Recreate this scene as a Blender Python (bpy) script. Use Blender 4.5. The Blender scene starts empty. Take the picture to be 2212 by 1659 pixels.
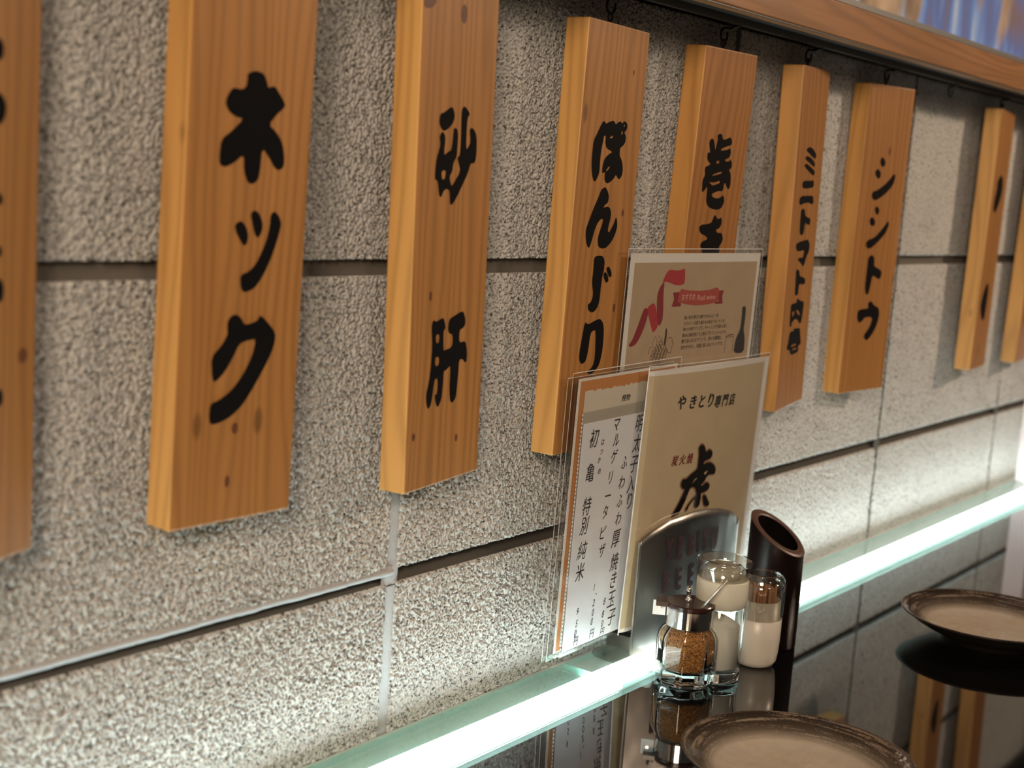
import bpy, bmesh, math, random
import numpy as np
from mathutils import Vector, Matrix, Euler
from mathutils.geometry import tessellate_polygon

# ------------------------------------------------------------------ camera, world, lights, exposure
# lengths below are millimetres: x along the wall, y into the wall, z up from the upper block joint
M = 0.001
Z0 = 1.03
scene = bpy.context.scene
COL = scene.collection
CAM=[-678.0007, -580.08219, 61.42178, 0.93923, -0.14564, 0.07157, 3072.01118]
BOARDS={'first': [-322.73443, -17.9968, 171.01932, 0.35751, -0.00434, -0.00046], 'hokku': [-164.27762, -19.35885, 169.30729, -0.01958, -0.00701, 0.02033], 'suna': [-1.30284, -18.33261, 167.44865, 0.10767, -0.04103, 0.00132], 'pon': [177.7573, -16.41236, 170.05357, 0.04367, 0.00826, 0.00616], 'maki': [344.16732, -15.87956, 171.23005, -0.00621, -0.01101, 0.03197], 'mini': [498.51543, -16.36318, 172.89417, 0.16387, -0.02906, -0.00638], 'shishi': [673.97749, -17.27838, 173.0868, -0.1391, -0.01759, 0.01427], 'last': [1013.78135, -20.25768, 175.17499, 0.13267, 0.00954, 0.00445], 'next': [1202.95034, -17.96029, 171.26934, 0.13519, 0.00744, 0.01758]}
FRAMES={'wine': [[212.0, -23.0, -285.0], [1.0, 0.0, 0.0], [-0.0, -0.0185, 0.99983], [-0.0, 0.99983, 0.0185]], 'hand': [[140.5, -33.0, -74.3], [0.9998, 0.0, 0.0199], [-0.01989, -0.03311, 0.99925], [-0.00066, 0.99945, 0.03311]], 'yaki': [[236.0, -34.0, -285.0], [1.0, 0.0, 0.0], [-0.0, -0.03767, 0.99929], [-0.0, 0.99929, 0.03767]], 'panel': [[249.0, -41.0, -299.5], [1.0, 0.0, 0.0], [-0.0, -0.0, 1.0], [-0.0, 1.0, 0.0]]}
GLYPHS={"hokku":[[[[[-4.99,-66.39],[-1.49,-64.81],[2.45,-64.44],[6.55,-65.76],[8.83,-70.22],[9.33,-72.31],[13.87,-70.82],[17.67,-74.62],[22.22,-79.87],[20.61,-82.16],[16.69,-85.03],[11.27,-90.99],[16.81,-94.53],[21.33,-99.49],[23.47,-107.26],[23.16,-112.55],[20.06,-114.25],[17.02,-113.23],[12.5,-107.77],[7.48,-102.83],[6.84,-114.94],[5.79,-119.74],[1.93,-122.2],[-1.59,-120.85],[-4.23,-115.37],[-4.81,-106.86],[-10.68,-111.38],[-16.6,-113.99],[-20.28,-113.05],[-20.95,-109.31],[-20.23,-100.08],[-13.91,-95.95],[-6.02,-88.97],[-11.08,-88.47],[-15.63,-86.44],[-18.62,-82.5],[-17.77,-78.71],[-14.25,-73.86],[-8.67,-74.64],[-5.42,-73.12],[-4.81,-68.88]]]],[[[[-8.56,-143.37],[-5.33,-141.01],[-2.42,-142.02],[0.1,-145.47],[1.2,-149.82],[0.06,-153.32],[-1.61,-154.01],[-4.05,-151.57],[-7.18,-147.25]]],[[[1.83,-137.19],[4.57,-135.23],[7.95,-137.09],[10.63,-141.88],[10.59,-146.28],[7.95,-150.25],[5.47,-148.06],[3.31,-141.96]]],[[[15.84,-137.44],[18.66,-135.69],[21.81,-138.09],[23.96,-142.24],[22.55,-147.92],[20.1,-155.08],[18.15,-160.01],[13.39,-169.08],[9.06,-174.65],[5.69,-177.27],[0.33,-178.59],[-2.04,-176.58],[-3.16,-169.26],[3.08,-167.43],[7.62,-163.34],[10.49,-158.23],[13.91,-151.39],[15.63,-143.55]]]],[[[[-9.94,-193.19],[-7.48,-190.42],[-4.19,-189.84],[-0.69,-192.05],[1.58,-195.78],[6.96,-194.99],[10.98,-193.6],[12.17,-190.81],[17.28,-194.4],[24.11,-201.09],[23.79,-206.41],[22.06,-211.65],[15.77,-221.91],[9.47,-231.0],[3.15,-238.95],[-4.6,-244.56],[-12.44,-247.14],[-18.32,-247.58],[-19.51,-243.09],[-19.01,-236.39],[-13.21,-234.84],[-5.5,-230.81],[2.07,-223.01],[8.21,-212.9],[10.31,-203.54],[4.86,-204.09],[-1.13,-205.53],[-5.32,-213.07],[-10.19,-220.01],[-16.44,-225.23],[-18.5,-223.52],[-19.88,-211.61],[-13.7,-206.35],[-9.47,-200.41],[-10.1,-196.78]]]]],"suna":[[[[[-19.31,-72.24],[-15.55,-71.56],[-8.14,-67.91],[-5.95,-68.78],[-4.15,-71.77],[-4.05,-74.81],[-5.93,-77.91],[-9.95,-80.68],[-14.71,-82.49],[-17.22,-81.6],[-19.46,-79.39],[-20.69,-76.78]]],[[[-16.44,-82.71],[-14.23,-84.18],[-13.15,-86.44],[-13.65,-91.77],[-13.85,-95.59],[-12.93,-96.53],[-10.58,-95.18],[-8.54,-94.2],[-6.43,-93.99],[-5.02,-89.37],[-4.3,-80.55],[-2.54,-80.32],[-0.32,-81.23],[0.68,-84.67],[0.52,-91.61],[-0.06,-97.8],[-2.71,-100.51],[-3.86,-103.99],[-3.85,-105.92],[-7.32,-109.77],[-4.4,-115.22],[-2.67,-114.46],[5.33,-106.14],[2.78,-101.66],[1.06,-98.18],[3.82,-96.61],[4.17,-87.7],[3.47,-70.38],[4.72,-68.03],[6.46,-67.2],[9.1,-68.26],[13.19,-71.61],[10.31,-74.02],[10.03,-83.72],[10.48,-93.44],[13.26,-91.46],[15.2,-88.31],[13.47,-80.93],[15.95,-79.7],[19.05,-81.2],[21.71,-84.28],[22.55,-91.35],[22.35,-97.67],[20.82,-101.63],[16.31,-101.24],[13.85,-107.15],[7.21,-115.74],[0.6,-123.87],[-3.13,-126.72],[-4.97,-126.09],[-5.97,-117.91],[-9.26,-116.7],[-12.7,-117.82],[-14.87,-121.63],[-17.35,-121.2],[-19.46,-111.6],[-22.94,-111.2],[-22.5,-103.22],[-21.81,-98.68],[-18.81,-92.59],[-18.4,-88.8],[-19.64,-86.17],[-18.08,-83.88]],[[-16.01,-106.66],[-13.65,-105.52],[-11.16,-105.91],[-11.53,-110.13],[-13.19,-111.46],[-15.37,-110.49]]]],[[[[-17.83,-196.1],[-15.12,-197.8],[-11.13,-196.72],[-7.09,-195.84],[-5.38,-198.51],[-4.13,-201.98],[-4.99,-203.57],[-6.22,-204.29],[-5.5,-216.56],[-3.61,-216.56],[4.7,-215.57],[4.83,-207.51],[-0.25,-206.15],[-1.28,-202.67],[-0.13,-197.94],[1.68,-196.85],[14.52,-193.34],[17.08,-195.91],[18.6,-199.89],[18.45,-202.88],[15.46,-204.73],[12.01,-205.46],[12.3,-213.83],[19.3,-213.07],[21.41,-217.39],[22.26,-221.82],[22.14,-226.15],[20.51,-227.47],[17.49,-224.52],[13.17,-224.44],[12.91,-232.82],[11.98,-243.51],[11.25,-249.05],[7.18,-251.72],[4.71,-249.85],[3.35,-242.34],[3.68,-226.96],[1.07,-227.93],[-1.84,-229.7],[-4.14,-229.41],[-4.3,-239.17],[-5.41,-247.55],[-8.83,-252.18],[-11.24,-250.12],[-13.2,-243.91],[-10.27,-243.04],[-10.44,-233.7],[-13.61,-233.29],[-14.76,-237.78],[-16.01,-246.05],[-17.57,-250.05],[-19.66,-251.85],[-21.67,-249.45],[-22.89,-242.55],[-19.86,-233.74],[-18.68,-224.68],[-18.11,-212.24],[-19.77,-199.64]],[[-14.49,-206.38],[-12.71,-205.31],[-10.55,-206.37],[-10.68,-210.53],[-12.62,-211.58],[-14.21,-210.16]],[[-14.2,-220.19],[-12.02,-219.61],[-9.92,-220.69],[-9.9,-224.9],[-12.67,-225.83],[-14.27,-224.38]]]]],"pon":[[[[[-12.75,-66.53],[-9.18,-68.85],[-5.95,-67.44],[0.43,-65.63],[2.38,-66.64],[4.46,-68.38],[7.35,-66.4],[10.18,-65.59],[12.4,-66.3],[13.44,-67.1],[15.19,-65.2],[17.59,-65.16],[19.95,-66.45],[20.99,-68.15],[20.36,-70.27],[18.56,-72.03],[16.89,-72.74],[19.38,-74.78],[20.16,-77.4],[19.21,-80.43],[16.31,-82.69],[12.97,-84.09],[13.39,-89.69],[16.49,-91.88],[18.58,-95.03],[19.87,-99.44],[19.39,-102.75],[17.43,-105.23],[15.48,-106.06],[13.21,-105.12],[11.0,-102.85],[8.0,-105.96],[3.72,-108.52],[-0.18,-109.72],[-3.26,-108.83],[-4.82,-106.55],[-4.83,-101.57],[-7.19,-103.01],[-8.75,-102.35],[-8.97,-99.45],[-8.07,-94.74],[-5.18,-91.37],[-0.93,-89.07],[2.4,-87.99],[0.98,-86.61],[-2.6,-86.25],[-6.07,-84.72],[-8.06,-81.65],[-7.63,-77.56],[-9.52,-76.68],[-10.82,-77.5],[-11.12,-80.7],[-12.48,-86.0],[-13.08,-92.41],[-12.46,-102.54],[-14.23,-105.53],[-16.51,-108.83],[-18.75,-109.08],[-21.14,-106.73],[-23.14,-101.63],[-24.12,-95.92],[-24.23,-88.75],[-23.83,-81.27],[-19.91,-76.13],[-16.77,-71.3]],[[-2.91,-77.96],[-0.78,-76.79],[1.98,-75.87],[1.69,-77.49],[-0.48,-78.46]],[[13.03,-74.64],[13.14,-71.98],[14.97,-72.14],[15.24,-73.6],[14.0,-75.02]],[[15.14,-68.15],[16.73,-67.0],[17.51,-67.97],[16.21,-69.1]],[[-4.04,-101.09],[-0.53,-97.84],[1.35,-97.88],[-0.17,-99.87],[-2.52,-101.46]]]],[[[[-2.39,-112.41],[0.81,-114.63],[3.11,-117.7],[3.54,-121.16],[2.4,-123.56],[-0.83,-124.77],[-2.89,-127.2],[0.38,-126.31],[3.46,-126.0],[6.12,-126.77],[8.09,-128.94],[8.84,-132.1],[7.87,-136.58],[6.55,-139.79],[6.23,-143.3],[8.34,-144.55],[10.74,-141.95],[14.38,-137.4],[16.42,-132.71],[18.25,-135.72],[19.2,-139.88],[17.63,-144.73],[13.5,-150.25],[8.99,-153.49],[4.94,-155.6],[-0.03,-155.85],[-3.94,-154.86],[-5.82,-152.98],[-6.65,-148.24],[-4.69,-143.48],[-1.91,-138.06],[-1.54,-134.89],[-3.14,-134.61],[-6.06,-135.62],[-9.82,-138.85],[-12.62,-143.92],[-14.59,-150.22],[-16.83,-154.95],[-18.57,-155.43],[-21.43,-152.79],[-23.53,-147.52],[-23.83,-142.23],[-20.63,-136.26],[-16.02,-127.74],[-11.63,-121.36],[-7.88,-114.66],[-5.05,-113.14]]]],[[[[-9.34,-162.37],[-5.42,-160.97],[1.94,-160.96],[5.66,-163.98],[5.93,-171.56],[4.37,-174.79],[3.58,-182.37],[3.36,-193.23],[1.12,-198.61],[-4.61,-201.91],[-11.21,-199.87],[-12.36,-195.54],[-8.05,-194.03],[-5.84,-188.69],[-9.42,-180.02],[-8.81,-171.46]]],[[[5.34,-174.26],[8.22,-172.44],[11.86,-174.87],[13.94,-179.25],[10.74,-180.63],[8.24,-178.64]]],[[[8.84,-169.95],[12.46,-168.55],[16.87,-172.72],[17.46,-176.01],[14.31,-176.53],[11.14,-173.23]]]],[[[[-13.98,-207.86],[-9.45,-210.19],[0.52,-207.3],[6.73,-206.43],[11.62,-209.9],[13.87,-216.6],[14.06,-229.89],[11.48,-239.72],[5.96,-244.9],[-1.15,-246.63],[-5.67,-244.68],[2.17,-241.34],[4.23,-234.86],[2.28,-215.01],[-0.37,-214.35],[-5.28,-216.32],[-6.28,-228.8],[-8.13,-236.32],[-12.94,-238.54],[-17.01,-236.33],[-18.25,-231.39],[-16.3,-218.54]]]]],"maki":[[[[[-18.34,-69.79],[-15.76,-70.44],[-13.21,-74.45],[-11.23,-79.48],[-10.0,-74.29],[-8.89,-70.29],[-10.03,-67.19],[-7.93,-65.7],[-5.97,-65.32],[-2.88,-66.22],[-0.73,-70.07],[6.05,-68.93],[11.04,-67.07],[14.25,-69.91],[14.83,-72.29],[13.03,-73.58],[6.64,-74.88],[-1.19,-76.85],[-2.86,-78.51],[0.81,-78.35],[8.91,-77.38],[12.31,-75.82],[14.69,-78.72],[14.21,-81.96],[11.35,-84.1],[6.57,-85.09],[6.95,-86.68],[12.86,-86.85],[14.88,-84.76],[17.97,-87.06],[18.75,-90.26],[17.13,-92.35],[14.39,-93.25],[18.52,-96.35],[20.0,-103.21],[19.46,-107.29],[17.32,-108.97],[14.41,-107.42],[10.9,-103.26],[8.83,-105.14],[9.18,-108.36],[7.3,-111.03],[4.21,-110.3],[-2.18,-111.25],[-8.75,-112.99],[-8.83,-114.4],[-6.02,-115.94],[-0.1,-116.63],[5.54,-115.92],[8.53,-114.44],[10.05,-113.81],[12.7,-117.2],[12.69,-119.64],[9.89,-123.75],[5.28,-125.44],[-1.33,-125.52],[-8.97,-124.42],[-14.38,-122.09],[-16.72,-118.94],[-17.05,-112.18],[-17.43,-107.03],[-21.11,-110.29],[-24.0,-112.33],[-25.39,-110.78],[-26.07,-102.52],[-22.9,-98.88],[-24.28,-94.59],[-23.67,-92.01],[-17.52,-90.8],[-16.28,-89.18],[-21.12,-87.39],[-23.02,-84.33],[-22.33,-80.37],[-18.48,-81.38],[-20.84,-76.39],[-21.97,-72.52],[-20.19,-70.48]],[[-7.82,-88.85],[-6.97,-87.23],[-3.95,-86.12],[-2.24,-87.44],[-3.26,-89.08]],[[-11.64,-98.72],[-9.9,-97.47],[3.06,-94.85],[4.05,-96.22],[-3.66,-97.87],[-10.79,-98.89]],[[-15.79,-103.61],[-12.83,-104.12],[-4.77,-103.7],[2.28,-102.1],[1.61,-104.52],[-4.35,-105.49],[-9.36,-106.82]]]],[[[[-0.4,-129.24],[5.78,-133.6],[11.24,-131.4],[13.02,-136.73],[10.01,-140.56],[3.82,-141.84],[7.0,-144.37],[14.83,-144.37],[18.15,-149.5],[15.63,-153.33],[12.3,-155.86],[14.21,-158.44],[12.69,-168.69],[3.45,-173.64],[-9.99,-170.83],[-14.12,-158.16],[-18.75,-154.36],[-15.69,-151.25],[-7.25,-149.4],[-10.37,-146.88],[-21.0,-144.36],[-23.64,-138.15],[-5.05,-136.82],[-2.09,-133.03]]]]],"mini":[[[[[-15.44,-71.47],[-10.62,-69.26],[-4.2,-68.52],[6.32,-69.84],[16.85,-74.27],[18.79,-76.72],[14.85,-78.76],[6.31,-76.9],[-4.7,-74.01]]],[[[-16.57,-78.45],[-12.76,-76.57],[-7.26,-76.49],[6.98,-79.04],[16.1,-82.64],[15.84,-85.44],[12.53,-85.77],[-1.01,-82.21],[-12.82,-79.91]]],[[[-17.26,-85.42],[-14.98,-83.58],[-9.59,-83.22],[4.72,-86.15],[17.13,-89.46],[18.02,-92.26],[13.89,-93.64],[4.11,-91.39]]]],[[[[-16.87,-98.78],[-9.47,-97.86],[6.25,-98.17],[15.03,-97.24],[18.51,-100.98],[17.21,-104.09],[3.78,-104.66],[-9.5,-104.9],[-16.29,-104.26],[-18.22,-101.51]]],[[[-23.21,-113.64],[-16.32,-111.28],[-3.06,-111.4],[18.35,-111.29],[21.95,-115.4],[20.95,-119.47],[15.0,-118.75],[5.51,-117.38],[-7.73,-117.81],[-19.27,-119.49],[-23.19,-117.3]]]],[[[[-15.68,-124.14],[-9.63,-122.4],[-3.69,-123.74],[-0.84,-129.37],[15.73,-131.92],[17.57,-134.17],[15.32,-137.88],[8.27,-137.06],[0.9,-135.0],[-1.51,-138.04],[-2.08,-144.87],[-7.76,-146.54],[-13.97,-144.17],[-15.25,-132.74],[-14.74,-127.22]]]],[[[[-22.48,-153.76],[-12.27,-151.86],[6.71,-151.02],[15.07,-150.86],[22.19,-155.52],[21.31,-161.78],[14.2,-166.17],[10.48,-172.26],[5.79,-175.14],[-0.79,-171.68],[-12.83,-167.98],[-8.03,-165.9],[3.37,-167.22],[6.57,-159.58],[-9.68,-160.43],[-19.23,-159.24]]]],[[[[-14.83,-176.95],[-9.99,-176.36],[-4.31,-178.4],[-1.85,-183.16],[14.34,-185.58],[17.2,-188.1],[16.27,-191.85],[-1.88,-189.81],[-2.17,-195.59],[-3.0,-199.6],[-7.82,-200.41],[-13.07,-198.31],[-12.86,-190.26],[-13.94,-183.3]]]],[[[[-3.92,-203.3],[1.2,-203.39],[4.01,-205.93],[17.78,-206.96],[19.08,-211.19],[17.58,-219.94],[15.53,-226.86],[10.39,-226.99],[6.24,-224.86],[1.73,-222.12],[-6.52,-221.7],[-10.21,-222.84],[-14.82,-224.17],[-15.82,-227.56],[-19.73,-227.78],[-21.12,-223.04],[-21.18,-212.66],[-21.9,-206.86],[-4.83,-207.01]],[[-4.95,-213.39],[1.3,-213.9],[9.76,-218.1],[7.13,-219.65],[0.11,-216.72]],[[-16.59,-214.77],[-10.97,-213.49],[-8.2,-216.04],[-14.17,-219.59]]]],[[[[-17.49,-232.04],[-6.34,-232.51],[-6.01,-230.2],[13.8,-231.44],[14.91,-235.1],[17.09,-238.87],[20.78,-247.57],[11.31,-247.2],[14.56,-251.1],[11.21,-253.72],[-11.08,-253.96],[-12.4,-249.43],[-22.82,-247.74],[-23.51,-245.35],[-20.48,-242.19],[-19.83,-237.61]],[[-11.75,-244.82],[4.4,-244.71],[5.92,-246.35],[-9.15,-246.85]],[[-7.58,-248.77],[7.61,-248.59],[7.1,-250.31],[-4.1,-250.31]]]]],"shishi":[[[[[-10.58,-70.34],[-6.1,-68.49],[-1.3,-72.49],[-1.05,-76.69],[-5.56,-78.54],[-10.66,-74.53]]],[[[-17.73,-82.32],[-12.81,-79.64],[-6.89,-84.48],[-7.61,-88.71],[-11.24,-90.0],[-16.85,-86.48]]],[[[19.51,-82.75],[21.3,-87.81],[17.99,-95.6],[4.97,-104.45],[-8.56,-110.17],[-14.92,-110.8],[-19.49,-107.53],[-18.94,-102.47],[-8.99,-100.55],[5.87,-93.38]]]],[[[[-11.7,-118.35],[-7.26,-116.24],[-2.23,-119.9],[-3.28,-124.17],[-7.66,-125.07]]],[[[-18.52,-128.93],[-13.79,-126.84],[-7.7,-131.02],[-8.1,-135.28],[-12.79,-136.16],[-17.53,-133.66]]],[[[17.16,-129.92],[19.29,-135.07],[13.49,-143.73],[-1.01,-153.2],[-11.37,-158.31],[-17.96,-157.77],[-21.18,-153.17],[-18.02,-149.78],[-5.57,-147.21],[7.4,-138.6]]]],[[[[-13.47,-166.85],[-6.91,-163.99],[-1.19,-167.81],[-1.19,-175.57],[11.15,-179.2],[15.73,-181.88],[13.88,-188.81],[8.13,-188.36],[-1.66,-184.19],[-3.56,-195.4],[-6.01,-203.99],[-10.6,-203.87],[-13.68,-196.89],[-13.37,-179.7]]]],[[[[-4.84,-212.7],[1.22,-210.28],[8.33,-215.74],[16.75,-217.77],[20.11,-224.05],[18.0,-234.55],[10.16,-244.79],[0.62,-251.36],[-7.11,-245.72],[3.64,-237.46],[7.41,-227.09],[-6.85,-226.54],[-12.51,-230.66],[-17.06,-232.21],[-21.86,-227.69],[-22.17,-219.91],[-16.68,-218.38],[-2.09,-218.01]]]]],"first":[[[[[-0.78,-68.99],[8.58,-66.85],[12.43,-67.22],[14.44,-70.16],[13.91,-74.54],[12.01,-76.29],[8.17,-76.25],[-0.67,-73.97]]]],[[[[-6.44,-92.35],[7.52,-89.43],[13.66,-90.59],[16.71,-94.77],[16.18,-99.8],[13.34,-103.55],[7.87,-104.21],[-6.31,-99.09]]]],[[[[3.77,-134.14],[13.42,-133.31],[15.12,-135.74],[14.54,-138.58],[3.88,-139.34]]],[[[4.26,-156.64],[14.0,-156.54],[15.05,-159.04],[14.45,-161.69],[4.37,-161.5]]]],[[[[1.39,-171.28],[14.35,-170.96],[16.77,-174.82],[16.57,-179.8],[14.31,-182.55],[1.54,-178.39]]]],[[[[5.66,-219.98],[15.59,-220.84],[17.7,-224.72],[16.47,-229.45],[5.85,-228.36]]]]],"last":[[[[[-1.08,-72.77],[12.33,-77.27],[17.49,-89.85],[9.99,-104.17],[-10.77,-118.68],[-23.09,-115.16],[-23.94,-103.86],[-16.66,-89.79],[-19.15,-81.09]]]],[[[[-4.54,-199.26],[8.96,-204.74],[9.06,-220.36],[7.45,-233.34],[4.98,-244.99],[-12.66,-242.9],[-28.39,-228.11],[-21.89,-212.96]]]]],"yaki":[[[[[86.5,143.83],[91.15,140.89],[93.7,135.98],[99.24,138.43],[104.38,135.63],[105.42,133.28],[103.49,130.4],[98.36,129.68],[92.76,129.24],[91.82,126.05],[97.24,127.15],[103.05,126.89],[109.5,124.32],[113.45,121.14],[114.63,118.29],[113.49,115.74],[104.3,116.7],[99.79,115.27],[98.21,112.81],[94.47,110.19],[92.1,109.18],[95.04,107.89],[99.7,110.38],[104.86,109.25],[107.87,106.15],[105.0,103.4],[99.05,102.43],[92.97,102.17],[94.62,99.04],[93.52,91.16],[85.28,91.04],[85.04,99.07],[80.36,97.09],[76.03,93.74],[75.04,90.8],[70.9,90.32],[75.59,95.57],[86.16,101.57],[86.6,103.28],[83.68,108.11],[77.68,109.81],[74.25,108.08],[70.85,101.1],[64.5,92.38],[61.78,89.73],[51.38,88.06],[53.26,90.59],[59.95,97.43],[68.0,109.38],[64.63,109.41],[61.05,112.07],[60.41,114.76],[62.57,117.95],[67.02,116.93],[74.58,120.74],[82.54,123.24],[83.42,126.64],[82.96,137.22],[81.17,140.93],[83.61,143.27]],[[77.34,112.93],[79.44,114.85],[84.05,117.1],[84.11,115.11],[80.66,113.37],[78.34,112.36]],[[93.65,118.74],[101.42,121.08],[101.25,119.99],[98.08,116.83]]],[[[97.12,99.57],[101.46,99.86],[106.08,95.61],[112.14,89.31],[102.19,89.88]]]]]}
WINE={"r1":[[81.07,284.54],[82.88,272.72],[79.23,271.48],[72.88,270.94],[66.31,271.72],[59.62,273.46],[53.15,274.35],[48.43,273.02],[50.16,276.83],[54.14,281.91],[58.82,283.65],[65.34,282.75],[71.75,282.68],[77.37,283.59]],"r2":[[48.43,273.02],[51.99,273.92],[51.46,267.18],[54.71,247.73],[53.29,242.27],[48.84,239.55],[45.05,249.37],[42.52,262.27],[44.35,268.62]],"r3":[[29.3,255.01],[39.44,259.16],[44.67,251.31],[48.84,239.55],[42.25,235.32],[40.01,237.35],[32.11,249.83]],"r4":[[8.32,227.59],[12.97,231.0],[19.18,242.09],[25.18,254.51],[29.3,255.01],[32.11,251.11],[31.75,248.57],[28.96,241.04],[24.36,233.61],[19.43,228.13],[13.3,226.05],[9.67,226.63]],"ban":[[76.59,268.58],[86.69,267.05],[106.91,265.94],[124.56,266.56],[138.08,268.65],[140.58,263.81],[140.71,256.95],[129.85,255.21],[113.48,254.34],[97.2,254.84],[83.63,256.58],[74.15,258.49]],"tl":[[66.27,265.68],[75.86,265.85],[74.8,258.48],[80.35,256.67],[79.92,254.38],[65.97,254.62],[68.65,260.28]],"tr":[[139.48,265.55],[147.98,265.7],[146.36,260.23],[148.34,254.66],[135.56,254.69],[134.2,255.76],[140.99,256.94]],"bottle":[[183.6,251.14],[190.66,251.27],[191.39,240.56],[190.56,231.31],[193.13,226.9],[194.93,222.5],[195.39,210.96],[177.17,211.66],[177.33,220.54],[179.76,226.11],[184.47,231.58],[184.79,242.94]],"stem":[[60.42,238.07],[62.78,237.64],[63.46,232.37],[62.49,224.56],[59.8,225.36],[60.39,231.87]],"leaf":[[62.86,225.85],[66.94,230.89],[72.32,229.64],[72.14,227.34],[75.68,224.52],[71.79,222.74],[72.6,218.73],[69.56,217.91],[65.21,220.47],[61.98,223.93]],"tendril":[[38.72,218.74],[38.95,223.89],[43.17,224.3],[43.52,228.81],[46.5,232.54],[49.28,227.86],[51.39,232.95],[54.69,228.89],[56.71,231.39],[56.48,226.19]],"cup":[[160.53,213.68],[160.39,227.04],[166.71,228.15],[173.33,228.19],[173.0,226.43],[161.45,225.59],[160.77,226.67],[173.38,227.97],[174.49,213.59]],"grapes":[[51.55,225.8],[55.85,226.22],[49.55,223.3],[53.9,223.39],[58.28,223.48],[62.31,222.27],[46.86,221.18],[51.26,220.93],[55.65,220.88],[60.15,220.43],[64.13,219.54],[45.43,218.99],[49.85,218.6],[54.27,218.34],[58.76,217.88],[63.28,217.42],[44.7,216.44],[49.08,216.17],[53.53,215.77],[57.97,215.51],[62.45,215.24],[43.14,214.91],[47.65,213.98],[52.06,213.71],[56.5,213.43]],"paper":[[0.28,296.05],[207.18,295.66]],"print":[[6.25,288.95],[202.14,287.86]],"film":[[-4.37,299.42],[207.77,299.57]],"lines":[[87.31,245.2],[87.56,240.87],[87.87,236.2],[87.52,231.56],[87.17,226.91],[86.89,221.92],[143.35,245.16],[154.57,239.88],[159.92,235.47],[159.58,230.59],[153.4,225.98],[155.98,220.96]],"bantext":[[80.18,260.62],[101.44,260.06],[105.49,259.95],[134.74,261.56]]}
HAND=[["初",34.38,-48.7,9.2],["亀",33.68,-74.18,9.2],["特",33.4,-99.59,9.2],["別",32.6,-114.19,9.2],["純",33.01,-133.14,9.2],["米",33.04,-149.67,9.2],["9",34.84,-180.52,5.5],["5",35.19,-189.99,5.5],["0",34.66,-197.82,5.5],["円",36.29,-204.04,5.5],["は",46.63,-53.05,4.2],["つ",45.9,-60.44,4.2],["か",44.15,-66.3,4.2],["め",45.66,-74.9,4.2],["マ",63.37,-42.21,8.2],["ル",65.05,-53.85,8.2],["ゲ",64.13,-66.28,8.2],["リ",61.95,-82.28,8.2],["ー",60.99,-96.02,8.2],["タ",59.64,-108.3,8.2],["ピ",59.17,-124.19,8.2],["ザ",60.29,-138.47,8.2],["1",54.66,-166.15,5.5],["、",58.2,-172.03,5.5],["2",56.17,-178.52,5.5],["0",56.24,-186.23,5.5],["0",55.89,-193.34,5.5],["円",57.6,-203.33,5.5],["明",95.84,-44.88,9.2],["太",95.16,-60.08,9.2],["子",93.89,-76.42,9.2],["入",92.45,-91.62,9.2],["り",92.87,-105.13,9.2],["ふ",79.75,-73.1,8.2],["わ",79.06,-88.32,8.2],["ふ",78.94,-102.83,8.2],["わ",79.34,-116.78,8.2],["厚",78.71,-132.54,9.2],["焼",79.93,-151.1,9.2],["き",81.22,-165.81,9.2],["玉",80.97,-181.06,9.2],["子",83.71,-196.31,9.2],["8",71.21,-180.83,5.5],["8",70.92,-190.88,5.5],["0",71.13,-198.62,5.5],["円",72.12,-205.71,5.5]]
HANDM={"film":[[2.81,1.93],[-2.93,-211.16],[99.51,1.42]],"paper":[[11.83,-3.54],[6.38,-207.56]],"orange":[[13.24,-5.01],[12.2,-207.28]],"torn":[[18.63,-12.56],[101.78,-10.17]],"cream":[[17.72,-14.15],[101.67,-13.02]],"white":[[19.74,-29.53],[15.4,-208.83]],"sleeve":[[15.24,-27.33],[10.57,-211.87],[100.45,-30.81]],"yakimono":[[68.26,-22.78],[79.85,-22.93]]}
YAKI_T=[["や",47.06,181.27,9.5],["き",63.81,180.35,9],["と",77.58,179.98,9.2],["り",91.63,179.6,9.8],["専",103.88,177.45,8.2],["門",116.67,177.33,8],["店",129.38,177.23,7.8]]
YAKI_R=[["炭",47.43,134.51,5.2],["火",58.66,134.23,5.2],["焼",69.64,133.99,5.2]]
YEB=[["Y",32.81,78.16,16.5],["E",48.52,77.36,16.5],["B",64.83,77.27,16.5],["I",76.45,77.78,16.5],["S",88.1,77.48,16.5],["U",105.94,75.86,16.5],["B",32.41,52.17,16.5],["E",50.53,51.38,16.5],["E",69.45,51.29,16.5],["R",86.23,51.3,16.5]]
PANEL=[[-11.74,5.94],[-13.15,82.93],[-11.19,88.92],[6.19,97.16],[31.46,103.9],[65.03,105.72],[87.2,104.89],[110.52,101.69],[132.62,96.48],[146.93,90.84],[150.15,85.66],[154.33,53.65]]
KNOTS={"suna":[[-37.01,-7.04,9,6],[2.03,-12.89,3.4,5.6],[-21.95,-181.43,1.6,3.0],[14.0,-275.2,1.5,2.5],[-34.41,-267.16,1.5,2.5]],"first":[[32.04,-207.81,3.4,3.6]],"hokku":[[-1.21,-251.15,2.2,3.2],[-4.79,-279.79,1.6,3.4]],"pon":[[23.22,-30.24,1.0,2.0],[25.4,-199.14,1.8,3.2],[25.62,-129.94,1.8,2.6]],"shishi":[[5.12,-62.51,2.0,4.5]]}
def V(x, y, z):
    return Vector((x * M, y * M, z * M + Z0))

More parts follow.
